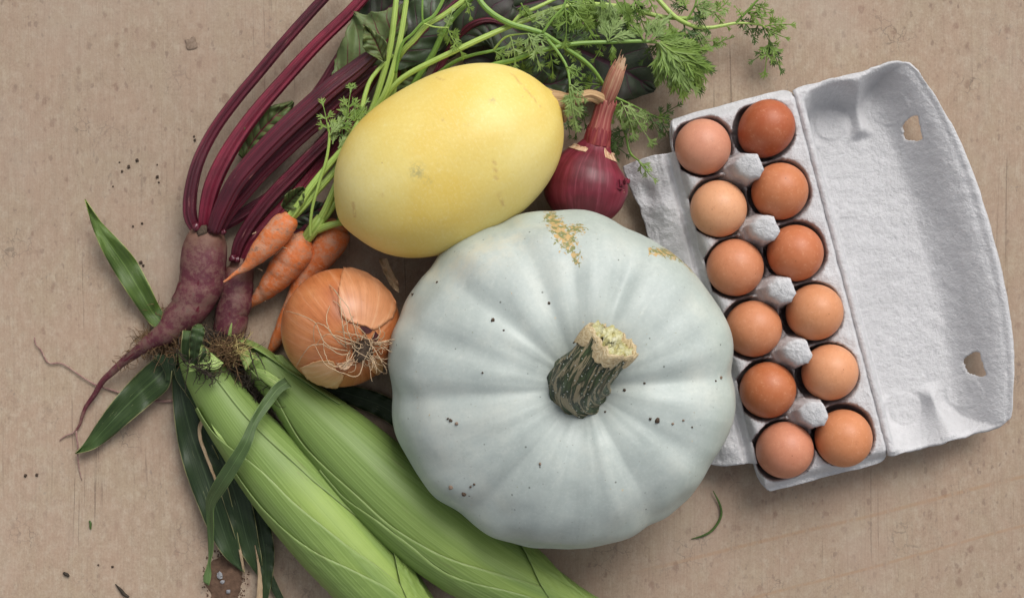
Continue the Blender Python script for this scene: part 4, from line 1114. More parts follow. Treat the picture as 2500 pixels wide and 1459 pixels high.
    t2 = thing('beetroot', 'smaller slim beetroot whose lower end meets the dark maize silk', 'beetroot', c2)
    root = [(590, 630, .017), (586, 655, .016), (579, 705, .016), (568, 760, .016), (556, 812, .015), (545, 850, .012)]
    wd = [40, 66, 78, 80, 74, 30]
    V, F, U = tube(root, wd, 70, 40, wob=.001, seed=5, rough=.04)
    build('root', (V, F, U), M_BROOT, t2)
    for k, (px, py, r) in enumerate([(568, 630, 9), (580, 634, 8), (604, 636, 9)]):
        V, F, U = blob(W(px, py, .028), WL(r), k + 20, .7, 10, 7, .7); build('crown_bud', (V, F, U), M_BSTALK, t2)
    u1 = stalk(t2, [(574, 640, .022), (583, 600, .024), (612, 545, .026), (665, 478, .026), (735, 405, .025), (800, 340, .024), (850, 285, .022), (905, 200, .022), (940, 140, .022)], [20, 28, 31, 32, 32, 30, 26, 20, 16], M_BSTALK, seed=8)
    u2 = stalk(t2, [(590, 640, .020), (610, 590, .020), (650, 545, .019), (705, 488, .018), (760, 425, .016), (815, 365, .015), (870, 300, .014)], [18, 26, 26, 25, 24, 22, 20], M_BSTALKR, seed=9)
    u3 = stalk(t2, [(598, 640, .016), (640, 610, .014), (700, 590, .012), (750, 560, .010), (800, 500, .009), (850, 440, .008)], [18, 24, 26, 24, 22, 20], M_BSTALK, seed=10)
    u4 = stalk(t2, [(600, 640, .010), (660, 560, .009), (730, 470, .009), (790, 405, .009), (850, 340, .009), (900, 290, .008)], [16, 20, 22, 20, 20, 18], M_BSTALK, seed=11)
    u5 = stalk(t2, [(900, 290, .008), (955, 205, .014), (985, 140, .018), (1030, 85, .020), (1080, 38, .022), (1135, -15, .022)], [16, 19, 20, 18, 16, 14], M_BSTALK, seed=12)
    u6 = stalk(t2, [(960, 260, .010), (1050, 195, .012), (1085, 140, .014), (1115, 98, .018), (1150, 62, .024), (1185, 50, .026), (1232, 58, .026)], [14, 15, 16, 16, 15, 13, 7], M_BSTALK, seed=13)
    bleaf(u2, [(690, 508), (710, 488), (728, 470), (742, 458)], [8, 18, 14, 3], [12, 28, 22, 4], [.036, .042, .044, .040], M_BLEAF, 14, .012, curl=.012)
    bleaf(u3, [(690, 560), (730, 530), (775, 512), (800, 500)], [10, 34, 26, 4], [10, 30, 26, 4], [.008, .010, .011, .010], M_BLEAFM, 15, .004)
    bleaf(u6, [(1105, 112), (1150, 66), (1190, 54), (1245, 62), (1310, 40)], [10, 60, 80, 78, 50, 6], [20, 86, 100, 92, 58, 8], [.020, .024, .026, .024, .020], M_BLEAFD, 16, .006)
    bleaf(u6, [(1130, 150), (1220, 120), (1310, 110), (1420, 122)], [20, 66, 80, 70, 44, 6], [20, 60, 72, 62, 40, 6], [.010, .012, .012, .010], M_BLEAFD, 17, .006)
    bleaf(u5, [(940, 215), (985, 185), (1025, 160), (1050, 140)], [8, 26, 22, 3], [8, 34, 30, 3], [.008, .010, .011, .010], M_BLEAF, 18, .004)
    bleaf(u5, [(985, 160), (1040, 110), (1100, 70), (1150, 10)], [14, 50, 60, 6], [14, 60, 60, 6], [.007, .008, .010, .012], M_BLEAFD, 19, .004)
    bleaf(u6, [(1330, 92), (1400, 118), (1465, 145), (1535, 180), (1598, 221)], [20, 48, 76, 94, 104, 108, 106, 98, 84, 62, 4], [20, 52, 78, 96, 104, 106, 102, 92, 76, 54, 4], [.012, .015, .017, .016, .010], M_BLEAFD, 20, .0035)
    bleaf(u6, [(1235, 205), (1295, 205), (1350, 205), (1412, 172)], [30, 66, 56, 4], [20, 42, 44, 4], [.018, .020, .020, .014], M_BLEAFM, 21, .006)
    bleaf(u5, [(1190, 40), (1290, 10), (1390, -5), (1500, 30)], [20, 60, 70, 6], [20, 60, 64, 6], [.008, .010, .010, .008], M_BLEAFD, 22, .005)
    bleaf(u6, [(1290, 60), (1370, 110), (1420, 165), (1440, 232)], [20, 60, 64, 6], [20, 50, 60, 6], [.006, .008, .008, .006], M_BLEAFD, 23, .004)
make_beets()

# ------------------------------------------------------------------ carrots
def blade(mb, p0, d, nrm, L, w_, bend=0.0, rndv=0.0):
    """one narrow pointed lobe, keeled along its middle"""
    side = np.cross(nrm, d); side /= np.linalg.norm(side) + 1e-12
    V, U = [], []
    ts = (0, .3, .65, 1.0); ws = (.38, 1.0, .80, .06)
    for tt, q in zip(ts, ws):
        c = p0 + d * L * tt + nrm * bend * L * tt * tt
        hw = w_ * q * .5
        V += [c - side * hw + nrm * hw * .35, c, c + side * hw + nrm * hw * .35]; U += [(0, tt), (.5, tt), (1, tt)]
    mb.add(V, grid_faces(4, 3), U)
def rot2(d, nrm, a):
    return d * math.cos(a) + np.cross(nrm, d) * math.sin(a)
def leaflet(mb, p0, d, nrm, L, rnd, fine=False, depth=1):
    wv = L * (.12 if fine else .175)
    blade(mb, p0, d, nrm, L, wv, rnd.uniform(-.25, .05))
    for tt, sz in (((.18, .66), (.48, .56)) if fine else ((.28, .60), (.56, .48))):
        for sg in (-1, 1):
            if rnd.random() < .1: continue
            a = sg * math.radians(rnd.uniform(28, 46) if not fine else rnd.uniform(14, 26))
            dd = rot2(d, nrm, a); dd = dd + nrm * rnd.uniform(-.2, .15); dd /= np.linalg.norm(dd)
            q0 = p0 + d * L * tt
            if depth and tt < .3 and L > .009:
                leaflet(mb, q0, dd, nrm, L * sz * .95, rnd, fine, depth - 1)
            else: blade(mb, q0, dd, nrm, L * sz * rnd.uniform(.85, 1.1), wv * .75, rnd.uniform(-.3, .05))
def pinna(parent, px, py, ang, length, z, mt=None, fine=False, seed=0, droop=.5, pairs=3, lift=.15, spread=48, name='frond'):
    """a divided carrot leaflet spray: a thin curved rachis carrying paired lobed leaflets"""
    rnd = random.Random(seed * 77 + 5); mb = MB()
    p0 = W(px, py, z); L = WL(length, z); a = math.radians(ang)
    d = np.array([math.cos(a), math.sin(a), lift]); d /= np.linalg.norm(d)
    n = 14; P = [p0.copy()]; dd = d.copy(); turn = rnd.uniform(-.5, .5)
    zfloor = .002 + (seed % 5) * .0006
    for i in range(n):
        dd = rot2(dd, np.array([0, 0, 1.0]), turn / n); dd[2] -= droop / n * 1.4; dd /= np.linalg.norm(dd)
        q = P[-1] + dd * L * .8 / n
        if q[2] < zfloor: q[2] = zfloor; dd[2] = max(dd[2], 0)
        P.append(q)
    P = np.array(P); T, Sd, Up = frames(P)
    hair_tubes(mb, [P], max(.0007, L * .020), 6)
    for k in range(pairs):
        tt = .16 + .74 * k / max(1, pairs); i = int(tt * n)
        sz = L * (.46 if not fine else .56) * (1 - .45 * tt) * (1.0 if k else .9)
        for sg in (-1, 1):
            nr = Up[i] + Sd[i] * rnd.uniform(-.5, .5) + T[i] * rnd.uniform(-.3, .3); nr /= np.linalg.norm(nr)
            d2 = rot2(T[i], nr, sg * math.radians(spread + rnd.uniform(-12, 12))); d2[2] += rnd.uniform(-.35, .15); d2 /= np.linalg.norm(d2)
            nr = nr - d2 * (nr @ d2); nr /= np.linalg.norm(nr)
            leaflet(mb, P[i], d2, nr, sz * rnd.uniform(.85, 1.15), rnd, fine)
    nr = Up[-1]; leaflet(mb, P[-1], T[-1], nr, L * (.36 if not fine else .34), rnd, fine)
    V, F, U = mb.arrays(); V[:, 2] = np.maximum(V[:, 2], .0014 + (seed % 7) * .0003)
    return build(name, (V, F, U), mt or M_FROND, parent)
def cstalk(parent, path, width, mt=None, n=44, seed=0, name='stalk'):
    V, F, U = tube(path, width, n, 18, ridges=6, ramp=.06, seed=seed, flat=.92)
    return build(name, (V, F, U), mt or M_CSTALK, parent)
def root_hair(parent, pts, k):
    V, F, U = tube(pts, [2.6, 1.6], 10, 5, wob=.0008, seed=k); build('rootlet', (V, F, U), M_ROOTHAIR, parent)

def make_carrots():
    # --- small carrot lying across the slim beetroot
    c = W(660, 590, 0)
    t1 = thing('carrot', 'smallest carrot with a thread thin tip lying across the slim beetroot', 'carrot', c)
    V, F, U = tube([(712, 528, .044), (702, 540, .044), (683, 562, .043), (655, 592, .042), (625, 626, .041), (598, 652, .040), (572, 670, .040), (545, 690, .040)], [38, 56, 66, 61, 44, 22, 10, 5], 70, 32, wob=.0008, seed=3, rough=.025)
    build('root', (V, F, U), M_CROOT, t1)
    a1 = cstalk(t1, [(703, 535, .046), (725, 508, .048), (758, 458, .049), (798, 408, .048), (837, 362, .048), (873, 302, .047), (893, 226, .046), (905, 195, .045), (938, 154, .043), (960, 135, .040)], [22, 20, 17, 16, 15, 14, 11, 10, 9, 8], seed=1)
    a2 = cstalk(t1, [(705, 536, .044), (735, 508, .044), (770, 470, .043), (815, 420, .040), (850, 370, .035), (885, 310, .030), (910, 262, .032), (932, 196, .038), (952, 120, .044), (963, 40, .048), (970, -30, .048)], [22, 20, 17, 16, 15, 15, 15, 16, 15, 14, 13], seed=2)
    # --- plump carrot
    c = W(690, 660, 0)
    t2 = thing('carrot', 'plump orange carrot between the smallest carrot and the brown onion', 'carrot', c)
    V, F, U = tube([(752, 582, .026), (740, 594, .026), (722, 618, .025), (696, 652, .023), (664, 692, .020), (635, 722, .016), (605, 750, .011)], [44, 70, 85, 78, 57, 34, 11], 80, 36, wob=.0010, seed=6, rough=.025)
    build('root', (V, F, U), M_CROOT, t2)
    b0 = cstalk(t2, [(736, 598, .028), (750, 580, .030), (772, 550, .034), (785, 530, .034)], [22, 29, 32, 26], seed=3, name='stalk_base')
    b1 = cstalk(t2, [(766, 560, .034), (790, 520, .036), (812, 470, .036), (835, 415, .033), (865, 355, .029), (905, 285, .030), (940, 228, .038), (962, 160, .044), (978, 90, .046), (992, 0, .047), (996, -40, .047)], [18, 18, 16, 15, 15, 15, 16, 15, 14, 13, 12], seed=4)
    b2 = cstalk(t2, [(770, 560, .032), (800, 520, .033), (826, 480, .032), (860, 410, .025), (900, 330, .022), (940, 240, .034), (972, 200, .042), (1002, 178, .046), (1060, 148, .050), (1120, 120, .052), (1180, 92, .052), (1240, 66, .050), (1300, 43, .046), (1370, 18, .042), (1430, 11, .040), (1520, 18, .038), (1610, 40, .036), (1665, 45, .034), (1705, 42, .032), (1742, 32, .030)], [18, 18, 17, 16, 15, 14, 14, 14, 14, 14, 14, 13, 13, 12, 12, 12, 11, 10, 9, 5], n=90, seed=5)
    b3 = cstalk(t2, [(775, 562, .034), (798, 552, .037), (825, 545, .037), (850, 543, .032), (880, 545, .024)], [18, 18, 15, 13, 11], seed=6)
    b4 = cstalk(t2, [(758, 578, .042), (757, 560, .044), (762, 510, .048), (777, 455, .051), (798, 384, .053), (804, 330, .054), (800, 300, .054)], [7, 7, 7, 7, 7, 6, 4], seed=7)
    # --- carrot behind the onion
    c = W(790, 620, 0)
    t3 = thing('carrot', 'long carrot partly hidden behind the brown onion', 'carrot', c)
    V, F, U = tube([(832, 548, .021), (824, 562, .021), (806, 590, .021), (782, 622, .019), (752, 665, .016), (728, 710, .013), (706, 765, .011), (688, 806, .0095), (672, 840, .007), (653, 872, .004)], [48, 70, 80, 73, 55, 47, 42, 36, 27, 7], 80, 34, wob=.001, seed=9, rough=.025)
    build('root', (V, F, U), M_CROOT, t3)
    d0 = cstalk(t3, [(830, 556, .024), (838, 530, .022), (850, 500, .018), (880, 440, .012), (930, 340, .010), (990, 240, .020), (1020, 190, .028), (1058, 130, .034), (1082, 80, .038), (1110, 40, .040), (1145, 5, .042), (1180, -30, .042)], [24, 26, 22, 18, 15, 14, 14, 14, 13, 12, 10, 9], M_CSTALKD, n=60, seed=8)
    d1 = cstalk(t3, [(834, 552, .022), (860, 490, .014), (930, 360, .008), (960, 230, .020), (966, 160, .034), (985, 124, .044), (1012, 96, .048), (1042, 62, .050), (1082, 38, .050), (1140, -4, .050), (1180, -30, .050)], [20, 18, 16, 15, 14, 14, 14, 14, 13, 13, 12], n=60, seed=9)
    d2 = cstalk(t3, [(1160, -30, .048), (1172, 2, .050), (1200, 32, .052), (1245, 58, .055), (1290, 71, .055), (1324, 82, .053), (1360, 104, .050), (1396, 128, .047), (1425, 148, .044), (1450, 172, .041), (1476, 210, .036), (1492, 232, .030), (1520, 246, .026), (1550, 260, .022), (1584, 277, .018), (1618, 293, .014)], [14, 14, 15, 15, 14, 13, 12, 11, 11, 10, 9, 8, 6, 5, 4, 3], M_CSTALKD, n=80, seed=10)
    d3 = cstalk(t3, [(1050, 260, .020), (1130, 190, .030), (1200, 160, .044), (1255, 147, .048), (1306, 128, .050), (1360, 115, .050), (1414, 106, .050), (1486, 103, .048), (1574, 101, .046), (1603, 104, .044)], [12, 12, 13, 13, 12, 12, 11, 10, 9, 7], M_CSTALKD, n=60, seed=11)
    d4 = cstalk(t3, [(1030, 220, .022), (1076, 175, .032), (1120, 146, .038), (1160, 133, .040), (1204, 124, .042), (1262, 108, .040), (1310, 95, .034)], [10, 10, 9, 8, 8, 6, 4], M_CSTALKD, seed=12)
    d5 = cstalk(t3, [(1204, 124, .042), (1228, 96, .048), (1242, 88, .050), (1288, 82, .054)], [6, 5, 5, 3], M_CSTALK, n=24, seed=13)
    d6 = cstalk(t3, [(1324, 84, .052), (1354, 117, .056), (1382, 160, .058), (1391, 204, .066), (1390, 232, .070)], [9, 7, 6, 5, 3], M_CSTALKD, n=34, seed=14)
    d7 = cstalk(t3, [(1324, 82, .055), (1350, 46, .057), (1374, 20, .058), (1384, -6, .058)], [7, 6, 6, 5], M_CSTALKD, n=24, seed=15)
    d8 = cstalk(t3, [(1500, 238, .028), (1514, 290, .018), (1528, 332, .012), (1538, 372, .014), (1562, 395, .030), (1585, 420, .040)], [5, 7, 6, 6, 4, 3], M_CSTALKD, n=40, seed=16)
    b5 = cstalk(t2, [(1570, -40, .040), (1604, -4, .040), (1646, 40, .040), (1674, 57, .038), (1700, 66, .036), (1732, 68, .034), (1764, 63, .033), (1797, 57, .032), (1830, 58, .030), (1861, 63, .028), (1876, 80, .024), (1878, 102, .018)], [13, 12, 12, 11, 10, 9, 8, 7, 5, 5, 4, 3], M_CSTALK, n=60, seed=17)
    b6 = cstalk(t2, [(1796, 57, .032), (1822, 30, .036), (1852, -2, .040), (1880, -30, .042)], [6, 6, 5, 5], M_CSTALKD, n=24, seed=18)
    b7 = cstalk(t2, [(1673, 55, .038), (1688, 32, .040), (1697, 14, .042), (1702, -10, .044)], [5, 5, 5, 4], M_CSTALKD, n=20, seed=19)
    b8 = cstalk(t2, [(1625, 44, .036), (1652, 80, .034), (1690, 115, .030), (1733, 119, .022), (1775, 91, .016)], [4, 4, 4, 4, 3], M_CSTALKD, n=30, seed=20)
    b9 = cstalk(t2, [(966, 178, .044), (984, 104, .052), (1006, 84, .054), (1032, 56, .056), (1058, 40, .056), (1076, 12, .056), (1090, -20, .056)], [7, 7, 7, 7, 8, 8, 8], M_CSTALKD, n=36, seed=21)
    b10 = cstalk(t2, [(1032, 57, .056), (1031, 30, .058), (1032, -10, .058)], [5, 5, 5], M_CSTALKD, n=14, seed=22)
    b11 = cstalk(t2, [(1032, 57, .056), (1060, 66, .058), (1095, 68, .060)], [4, 4, 3], M_CSTALK, n=14, seed=23)
    b12 = cstalk(t2, [(1246, 64, .052), (1272, 36, .054), (1308, 20, .054), (1350, 0, .052), (1390, -20, .050)], [8, 9, 9, 9, 9], M_CSTALK, n=28, seed=24)
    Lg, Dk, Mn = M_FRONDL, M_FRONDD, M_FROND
    spec = [
        # by the squash's left end
        (b4, 802, 322, 98, 78, .056, Mn, 0), (b4, 828, 322, 70, 74, .052, Mn, 0), (a1, 848, 300, 88, 92, .050, Mn, 0), (a1, 864, 296, 52, 62, .050, Mn, 0), (b4, 812, 352, 82, 44, .052, Lg, 1), (b4, 826, 362, 60, 42, .050, Lg, 1), (b4, 806, 330, 60, 56, .056, Lg, 1), (a1, 862, 302, 20, 44, .045, Dk, 0), (b4, 836, 340, 95, 60, .048, Dk, 0),
        # over the beet leaves at the top
        (b11, 1092, 67, -72, 78, .058, Mn, 0), (b11, 1090, 66, 70, 46, .058, Lg, 0), (b11, 1080, 68, -120, 30, .056, Mn, 0), (d1, 1136, 0, -62, 46, .052, Mn, 0), (d5, 1288, 82, -64, 84, .058, Lg, 0), (d5, 1246, 90, -70, 74, .056, Lg, 0), (d5, 1290, 82, -25, 66, .056, Lg, 0), (d4, 1206, 125, -28, 58, .044, Mn, 0), (d4, 1262, 108, -70, 56, .042, Mn, 0), (d4, 1290, 100, 20, 50, .040, Dk, 0),
        (b12, 1272, 8, -66, 50, .056, Mn, 0), (b12, 1300, 55, 30, 66, .054, Lg, 0), (b2, 1330, 62, 20, 60, .048, Mn, 0), (d3, 1290, 132, -55, 76, .046, Dk, 0), (d3, 1250, 148, -58, 96, .040, Dk, 0), (d3, 1340, 120, -72, 66, .046, Mn, 0), (d3, 1385, 110, -60, 60, .046, Mn, 0),
        (d7, 1378, 14, -78, 92, .058, Mn, 0), (d7, 1384, 4, -48, 104, .058, Mn, 0), (d7, 1384, 2, -20, 90, .056, Mn, 0), (b2, 1410, 14, -82, 92, .044, Mn, 0), (b2, 1436, 12, -88, 96, .042, Mn, 0), (b2, 1444, 14, -60, 76, .042, Mn, 0), (b2, 1400, 18, -112, 78, .042, Dk, 0), (d7, 1370, 24, -140, 70, .056, Lg, 0), (d2, 1352, 100, 40, 86, .050, Dk, 0), (d2, 1372, 112, 25, 92, .046, Dk, 0),
        (d3, 1484, 102, 66, 84, .050, Lg, 1), (d3, 1488, 100, 30, 74, .050, Lg, 1), (d3, 1484, 101, 108, 72, .050, Lg, 1), (d3, 1494, 104, -82, 52, .046, Mn, 1), (d3, 1470, 104, -100, 50, .044, Mn, 0),
        (b2, 1466, -6, -80, 70, .050, Lg, 1), (b2, 1488, -8, -88, 84, .050, Lg, 1), (b2, 1502, -4, -64, 70, .048, Mn, 1), (b2, 1522, -6, -74, 76, .048, Mn, 1), (b2, 1546, -4, -58, 66, .046, Mn, 0), (b2, 1560, -6, -100, 92, .044, Dk, 0), (b2, 1450, -10, -100, 70, .048, Mn, 1), (b2, 1530, 20, -70, 70, .038, Dk, 0), (b2, 1500, 18, -95, 80, .036, Dk, 0), (b2, 1560, 28, -80, 60, .036, Mn, 0),
        (b2, 1420, -10, -60, 76, .050, Mn, 0), (b2, 1580, -10, -60, 60, .046, Mn, 0),
        (d3, 1576, 100, 78, 70, .048, Lg, 1), (d3, 1586, 101, 52, 86, .048, Lg, 1), (d3, 1572, 100, 118, 60, .048, Mn, 1), (d3, 1590, 102, 28, 84, .046, Mn, 1),
        # the dense fan
        (d3, 1603, 104, -82, 112, .046, Mn, 1), (d3, 1604, 104, -72, 138, .048, Lg, 1), (d3, 1606, 105, -62, 146, .050, Mn, 1), (d3, 1608, 105, -52, 148, .051, Lg, 1), (d3, 1610, 104, -42, 142, .051, Mn, 1), (d3, 1612, 104, -32, 132, .050, Mn, 1), (d3, 1612, 103, -20, 122, .048, Mn, 1), (d3, 1612, 102, -6, 112, .046, Mn, 1), (d3, 1630, 122, -66, 118, .040, Dk, 1), (d3, 1640, 126, -52, 122, .038, Dk, 1), (d3, 1650, 126, -76, 100, .036, Dk, 1), (d3, 1650, 118, -36, 110, .038, Dk, 1), (d3, 1620, 118, -100, 90, .034, Mn, 1), (d3, 1640, 112, -14, 96, .040, Mn, 1), (d3, 1604, 106, -120, 60, .030, Dk, 0), (d3, 1645, 135, -85, 96, .044, Lg, 1), (d3, 1665, 135, -60, 90, .044, Mn, 1), (d3, 1676, 128, -40, 84, .044, Mn, 1), (d3, 1690, 150, -75, 74, .040, Mn, 1), (d3, 1660, 160, -95, 66, .040, Dk, 1),
        # right hand sprays
        (b8, 1632, 50, -76, 70, .036, Mn, 1), (b8, 1656, 84, -40, 70, .034, Mn, 0), (b5, 1670, 58, -84, 92, .036, Dk, 0), (b5, 1690, 64, -62, 66, .034, Dk, 0), (b5, 1690, 66, -30, 70, .034, Lg, 0), (b8, 1690, 114, 18, 62, .028, Mn, 0), (b8, 1735, 118, 38, 58, .020, Mn, 0),
        (b7, 1698, 14, 28, 66, .044, Lg, 0), (b7, 1697, 16, -18, 72, .042, Lg, 0), (b7, 1690, 26, -40, 66, .040, Dk, 0), (b7, 1676, 20, 110, 50, .040, Mn, 0), (b2, 1700, 42, 40, 60, .034, Mn, 0), (b2, 1742, 32, 28, 66, .030, Mn, 0), (b2, 1746, 34, -58, 50, .028, Mn, 0), (b7, 1680, 26, 150, 60, .038, Dk, 0),
        (b6, 1822, 30, 4, 62, .036, Mn, 0), (b6, 1826, 32, -32, 62, .034, Mn, 0), (b6, 1850, 0, 40, 58, .040, Mn, 0), (b6, 1806, 44, -40, 66, .030, Dk, 0), (b6, 1812, 40, 120, 30, .036, Mn, 0), (b6, 1838, 12, -20, 50, .036, Mn, 0),
        (b5, 1862, 63, -78, 48, .027, Dk, 0), (b5, 1868, 64, 12, 72, .030, Mn, 0), (b5, 1872, 70, -34, 58, .028, Mn, 0), (b5, 1877, 84, 20, 40, .024, Mn, 0), (b5, 1878, 100, -100, 82, .020, Mn, 0), (b5, 1878, 98, -74, 80, .018, Dk, 0), (b5, 1878, 100, -50, 60, .018, Mn, 0), (b5, 1850, 62, -110, 44, .024, Dk, 0), (b5, 1877, 110, -120, 60, .016, Dk, 0),
        # over and behind the squash stalk and red onion
        (d6, 1383, 164, -14, 46, .060, Mn, 0), (d6, 1384, 168, -46, 42, .060, Mn, 0), (d6, 1391, 206, -28, 56, .068, Lg, 0), (d6, 1391, 222, -84, 92, .070, Lg, 0), (d6, 1394, 212, -72, 86, .070, Lg, 0), (d2, 1474, 208, 176, 66, .036, Mn, 0), (d2, 1450, 174, -140, 50, .034, Dk, 0), (d2, 1420, 250, -84, 60, .020, Dk, 0), (d2, 1404, 275, -72, 60, .016, Dk, 0), (d2, 1385, 290, -80, 44, .014, Dk, 0),
        (d2, 1516, 248, -62, 92, .032, Lg, 0), (d2, 1536, 262, -64, 104, .030, Lg, 0), (d2, 1516, 250, -130, 52, .026, Mn, 0), (d2, 1582, 277, -62, 62, .020, Dk, 0), (d2, 1560, 266, -40, 46, .024, Lg, 0), (d2, 1606, 288, 36, 62, .018, Dk, 0), (d2, 1612, 292, -64, 60, .016, Dk, 0), (d2, 1600, 286, -10, 50, .018, Mn, 0), (d2, 1530, 275, -88, 66, .012, Dk, 0),
        (d8, 1528, 332, -152, 66, .012, Dk, 0), (d8, 1520, 318, -170, 40, .012, Dk, 0), (d8, 1560, 394, -58, 62, .038, Lg, 0), (d8, 1490, 322, -72, 46, .010, Dk, 0), (d8, 1486, 350, -20, 56, .008, Dk, 0), (d8, 1490, 352, -60, 44, .008, Dk, 0),
    ]
    for k, (par, px, py, ang, L, z, mt, fine) in enumerate(spec):
        pinna(par, px, py, ang, L * (1.0 if fine else 1.02), z, mt, bool(fine), k, droop=.35 if z > .02 else .15, pairs=4 if fine else 2 + k % 2, spread=20 if fine else 46)
    # fine rootlets on the carrots
    for k, (par, a, b, z) in enumerate([(t1, (625, 566), (615, 572), .044), (t1, (686, 598), (700, 606), .040), (t2, (668, 605), (650, 598), .030), (t2, (690, 604), (672, 622), .034), (t2, (640, 660), (628, 655), .026), (t2, (650, 726), (646, 735), .016)]):
        root_hair(par, [(*a, z), (*b, z + .003)], k)
make_carrots()

# ------------------------------------------------------------------ maize cobs
def make_cob(label, axis, widths, leaves, name='maize_cob', flat=.94):
    P3 = np.array([W(*p) for p in axis]); R = np.array([WL(w_, p[2]) / 2 for w_, p in zip(widths, axis)])
    NN = 120; Q = catmull(np.column_stack([P3, R]), NN); P = Q[:, :3]; R = Q[:, 3]; T, Sd, Up = frames(P)
    c = P3.mean(0); t = thing(name, label, 'maize cob', (c[0], c[1], 0))
    def trace(pts):            # photo points of a husk margin -> (position along the cob, angle round it)
        out = []
        for px, py in pts:
            best = None
            for i in range(NN):
                q = W(px, py, P[i][2] + R[i] * .7); d = q[:2] - P[i][:2]
                al = abs(d @ T[i][:2])
                if best is None or al < best[0]: best = (al, i, float(np.clip((d @ Sd[i][:2]) / R[i], -1, 1)))
            out.append((best[1] / (NN - 1), math.degrees(math.acos(best[2]))))
        out.sort(); return out
    def husk(spec, k):
        for e in ('lo', 'hi'):
            if e + '_px' in spec:
                q = np.array(trace(spec[e + '_px'])); xs = np.linspace(q[0, 0], q[-1, 0], 60); ys = np.interp(xs, q[:, 0], q[:, 1])
                spec[e] = list(zip(xs, np.convolve(np.pad(ys, 4, mode='edge'), np.hanning(11)[1:-1] / np.hanning(11).sum(), 'valid')))
        if 'hi_px' in spec: spec['t0'] = min(spec['hi'][0][0], spec['t0']) if spec['t0'] < 0 else spec['t0']
        t0, t1, lo, hi, off = spec['t0'], spec['t1'], spec['lo'], spec['hi'], spec['off']
        n, m = 90, 56
        V, U, ye, ed = [], [], [], []
        for i in range(n):
            s = t0 + (t1 - t0) * i / (n - 1); f = s * (NN - 1); i0 = min(int(f), NN - 2); fr = f - i0
            C0 = lerp(P[i0], P[i0 + 1], fr); r0 = lerp(R[i0], R[i0 + 1], fr); S0 = lerp(Sd[i0], Sd[i0 + 1], fr); U0 = lerp(Up[i0], Up[i0 + 1], fr)
            a0 = np.interp(s, [x for x, _ in lo], [x for _, x in lo]); a1 = np.interp(s, [x for x, _ in hi], [x for _, x in hi])
            a0 += 1.2 * pn((s * 7, k, 1.1)); a1 += 1.2 * pn((s * 7, k, 6.1))
            lift = np.interp(s, *zip(*spec['lift'])) if 'lift' in spec else 0.0
            for j in range(m):
                q = j / (m - 1); a = math.radians(lerp(a0, a1, q))
                e = min(q, 1 - q)
                r = r0 + off + .0002 * smooth(.06, 0, e) + lift * smooth(.35, 0, e if spec.get('both') else (1 - q if spec.get('hiedge', True) else q))
                r *= 1 + .012 * pn((s * 5, q * 6, k * 2.2)) + .004 * math.sin(q * (a1 - a0) * .35)
                kr = .0006 * pn((s * 60, a * 9, k * 5.1)) * smooth(.3, .8, s)
                p = C0 + (r + kr) * (S0 * math.cos(a) + U0 * flat * math.sin(a))
                p[2] = max(p[2], .0015); V.append(p); U.append((math.radians(lerp(a0, a1, q)) / 6.283 * (.6 + .4), s * .6))
                ye.append(float(np.interp(s, *zip(*spec['yel'])) * math.exp(-((math.degrees(a) - spec.get('yc', 100)) / 55) ** 2)) if 'yel' in spec else 0.0); ed.append(q)
        F = grid_faces(n, m)
        return build(spec.get('name', 'husk_leaf'), (np.array(V), F, np.array(U)), spec.get('mat', M_HUSK), t, attrs={'yellow': ye, 'edge': ed}, solid=.0004)
    for k, sp in enumerate(leaves): husk(sp, k)
    return t

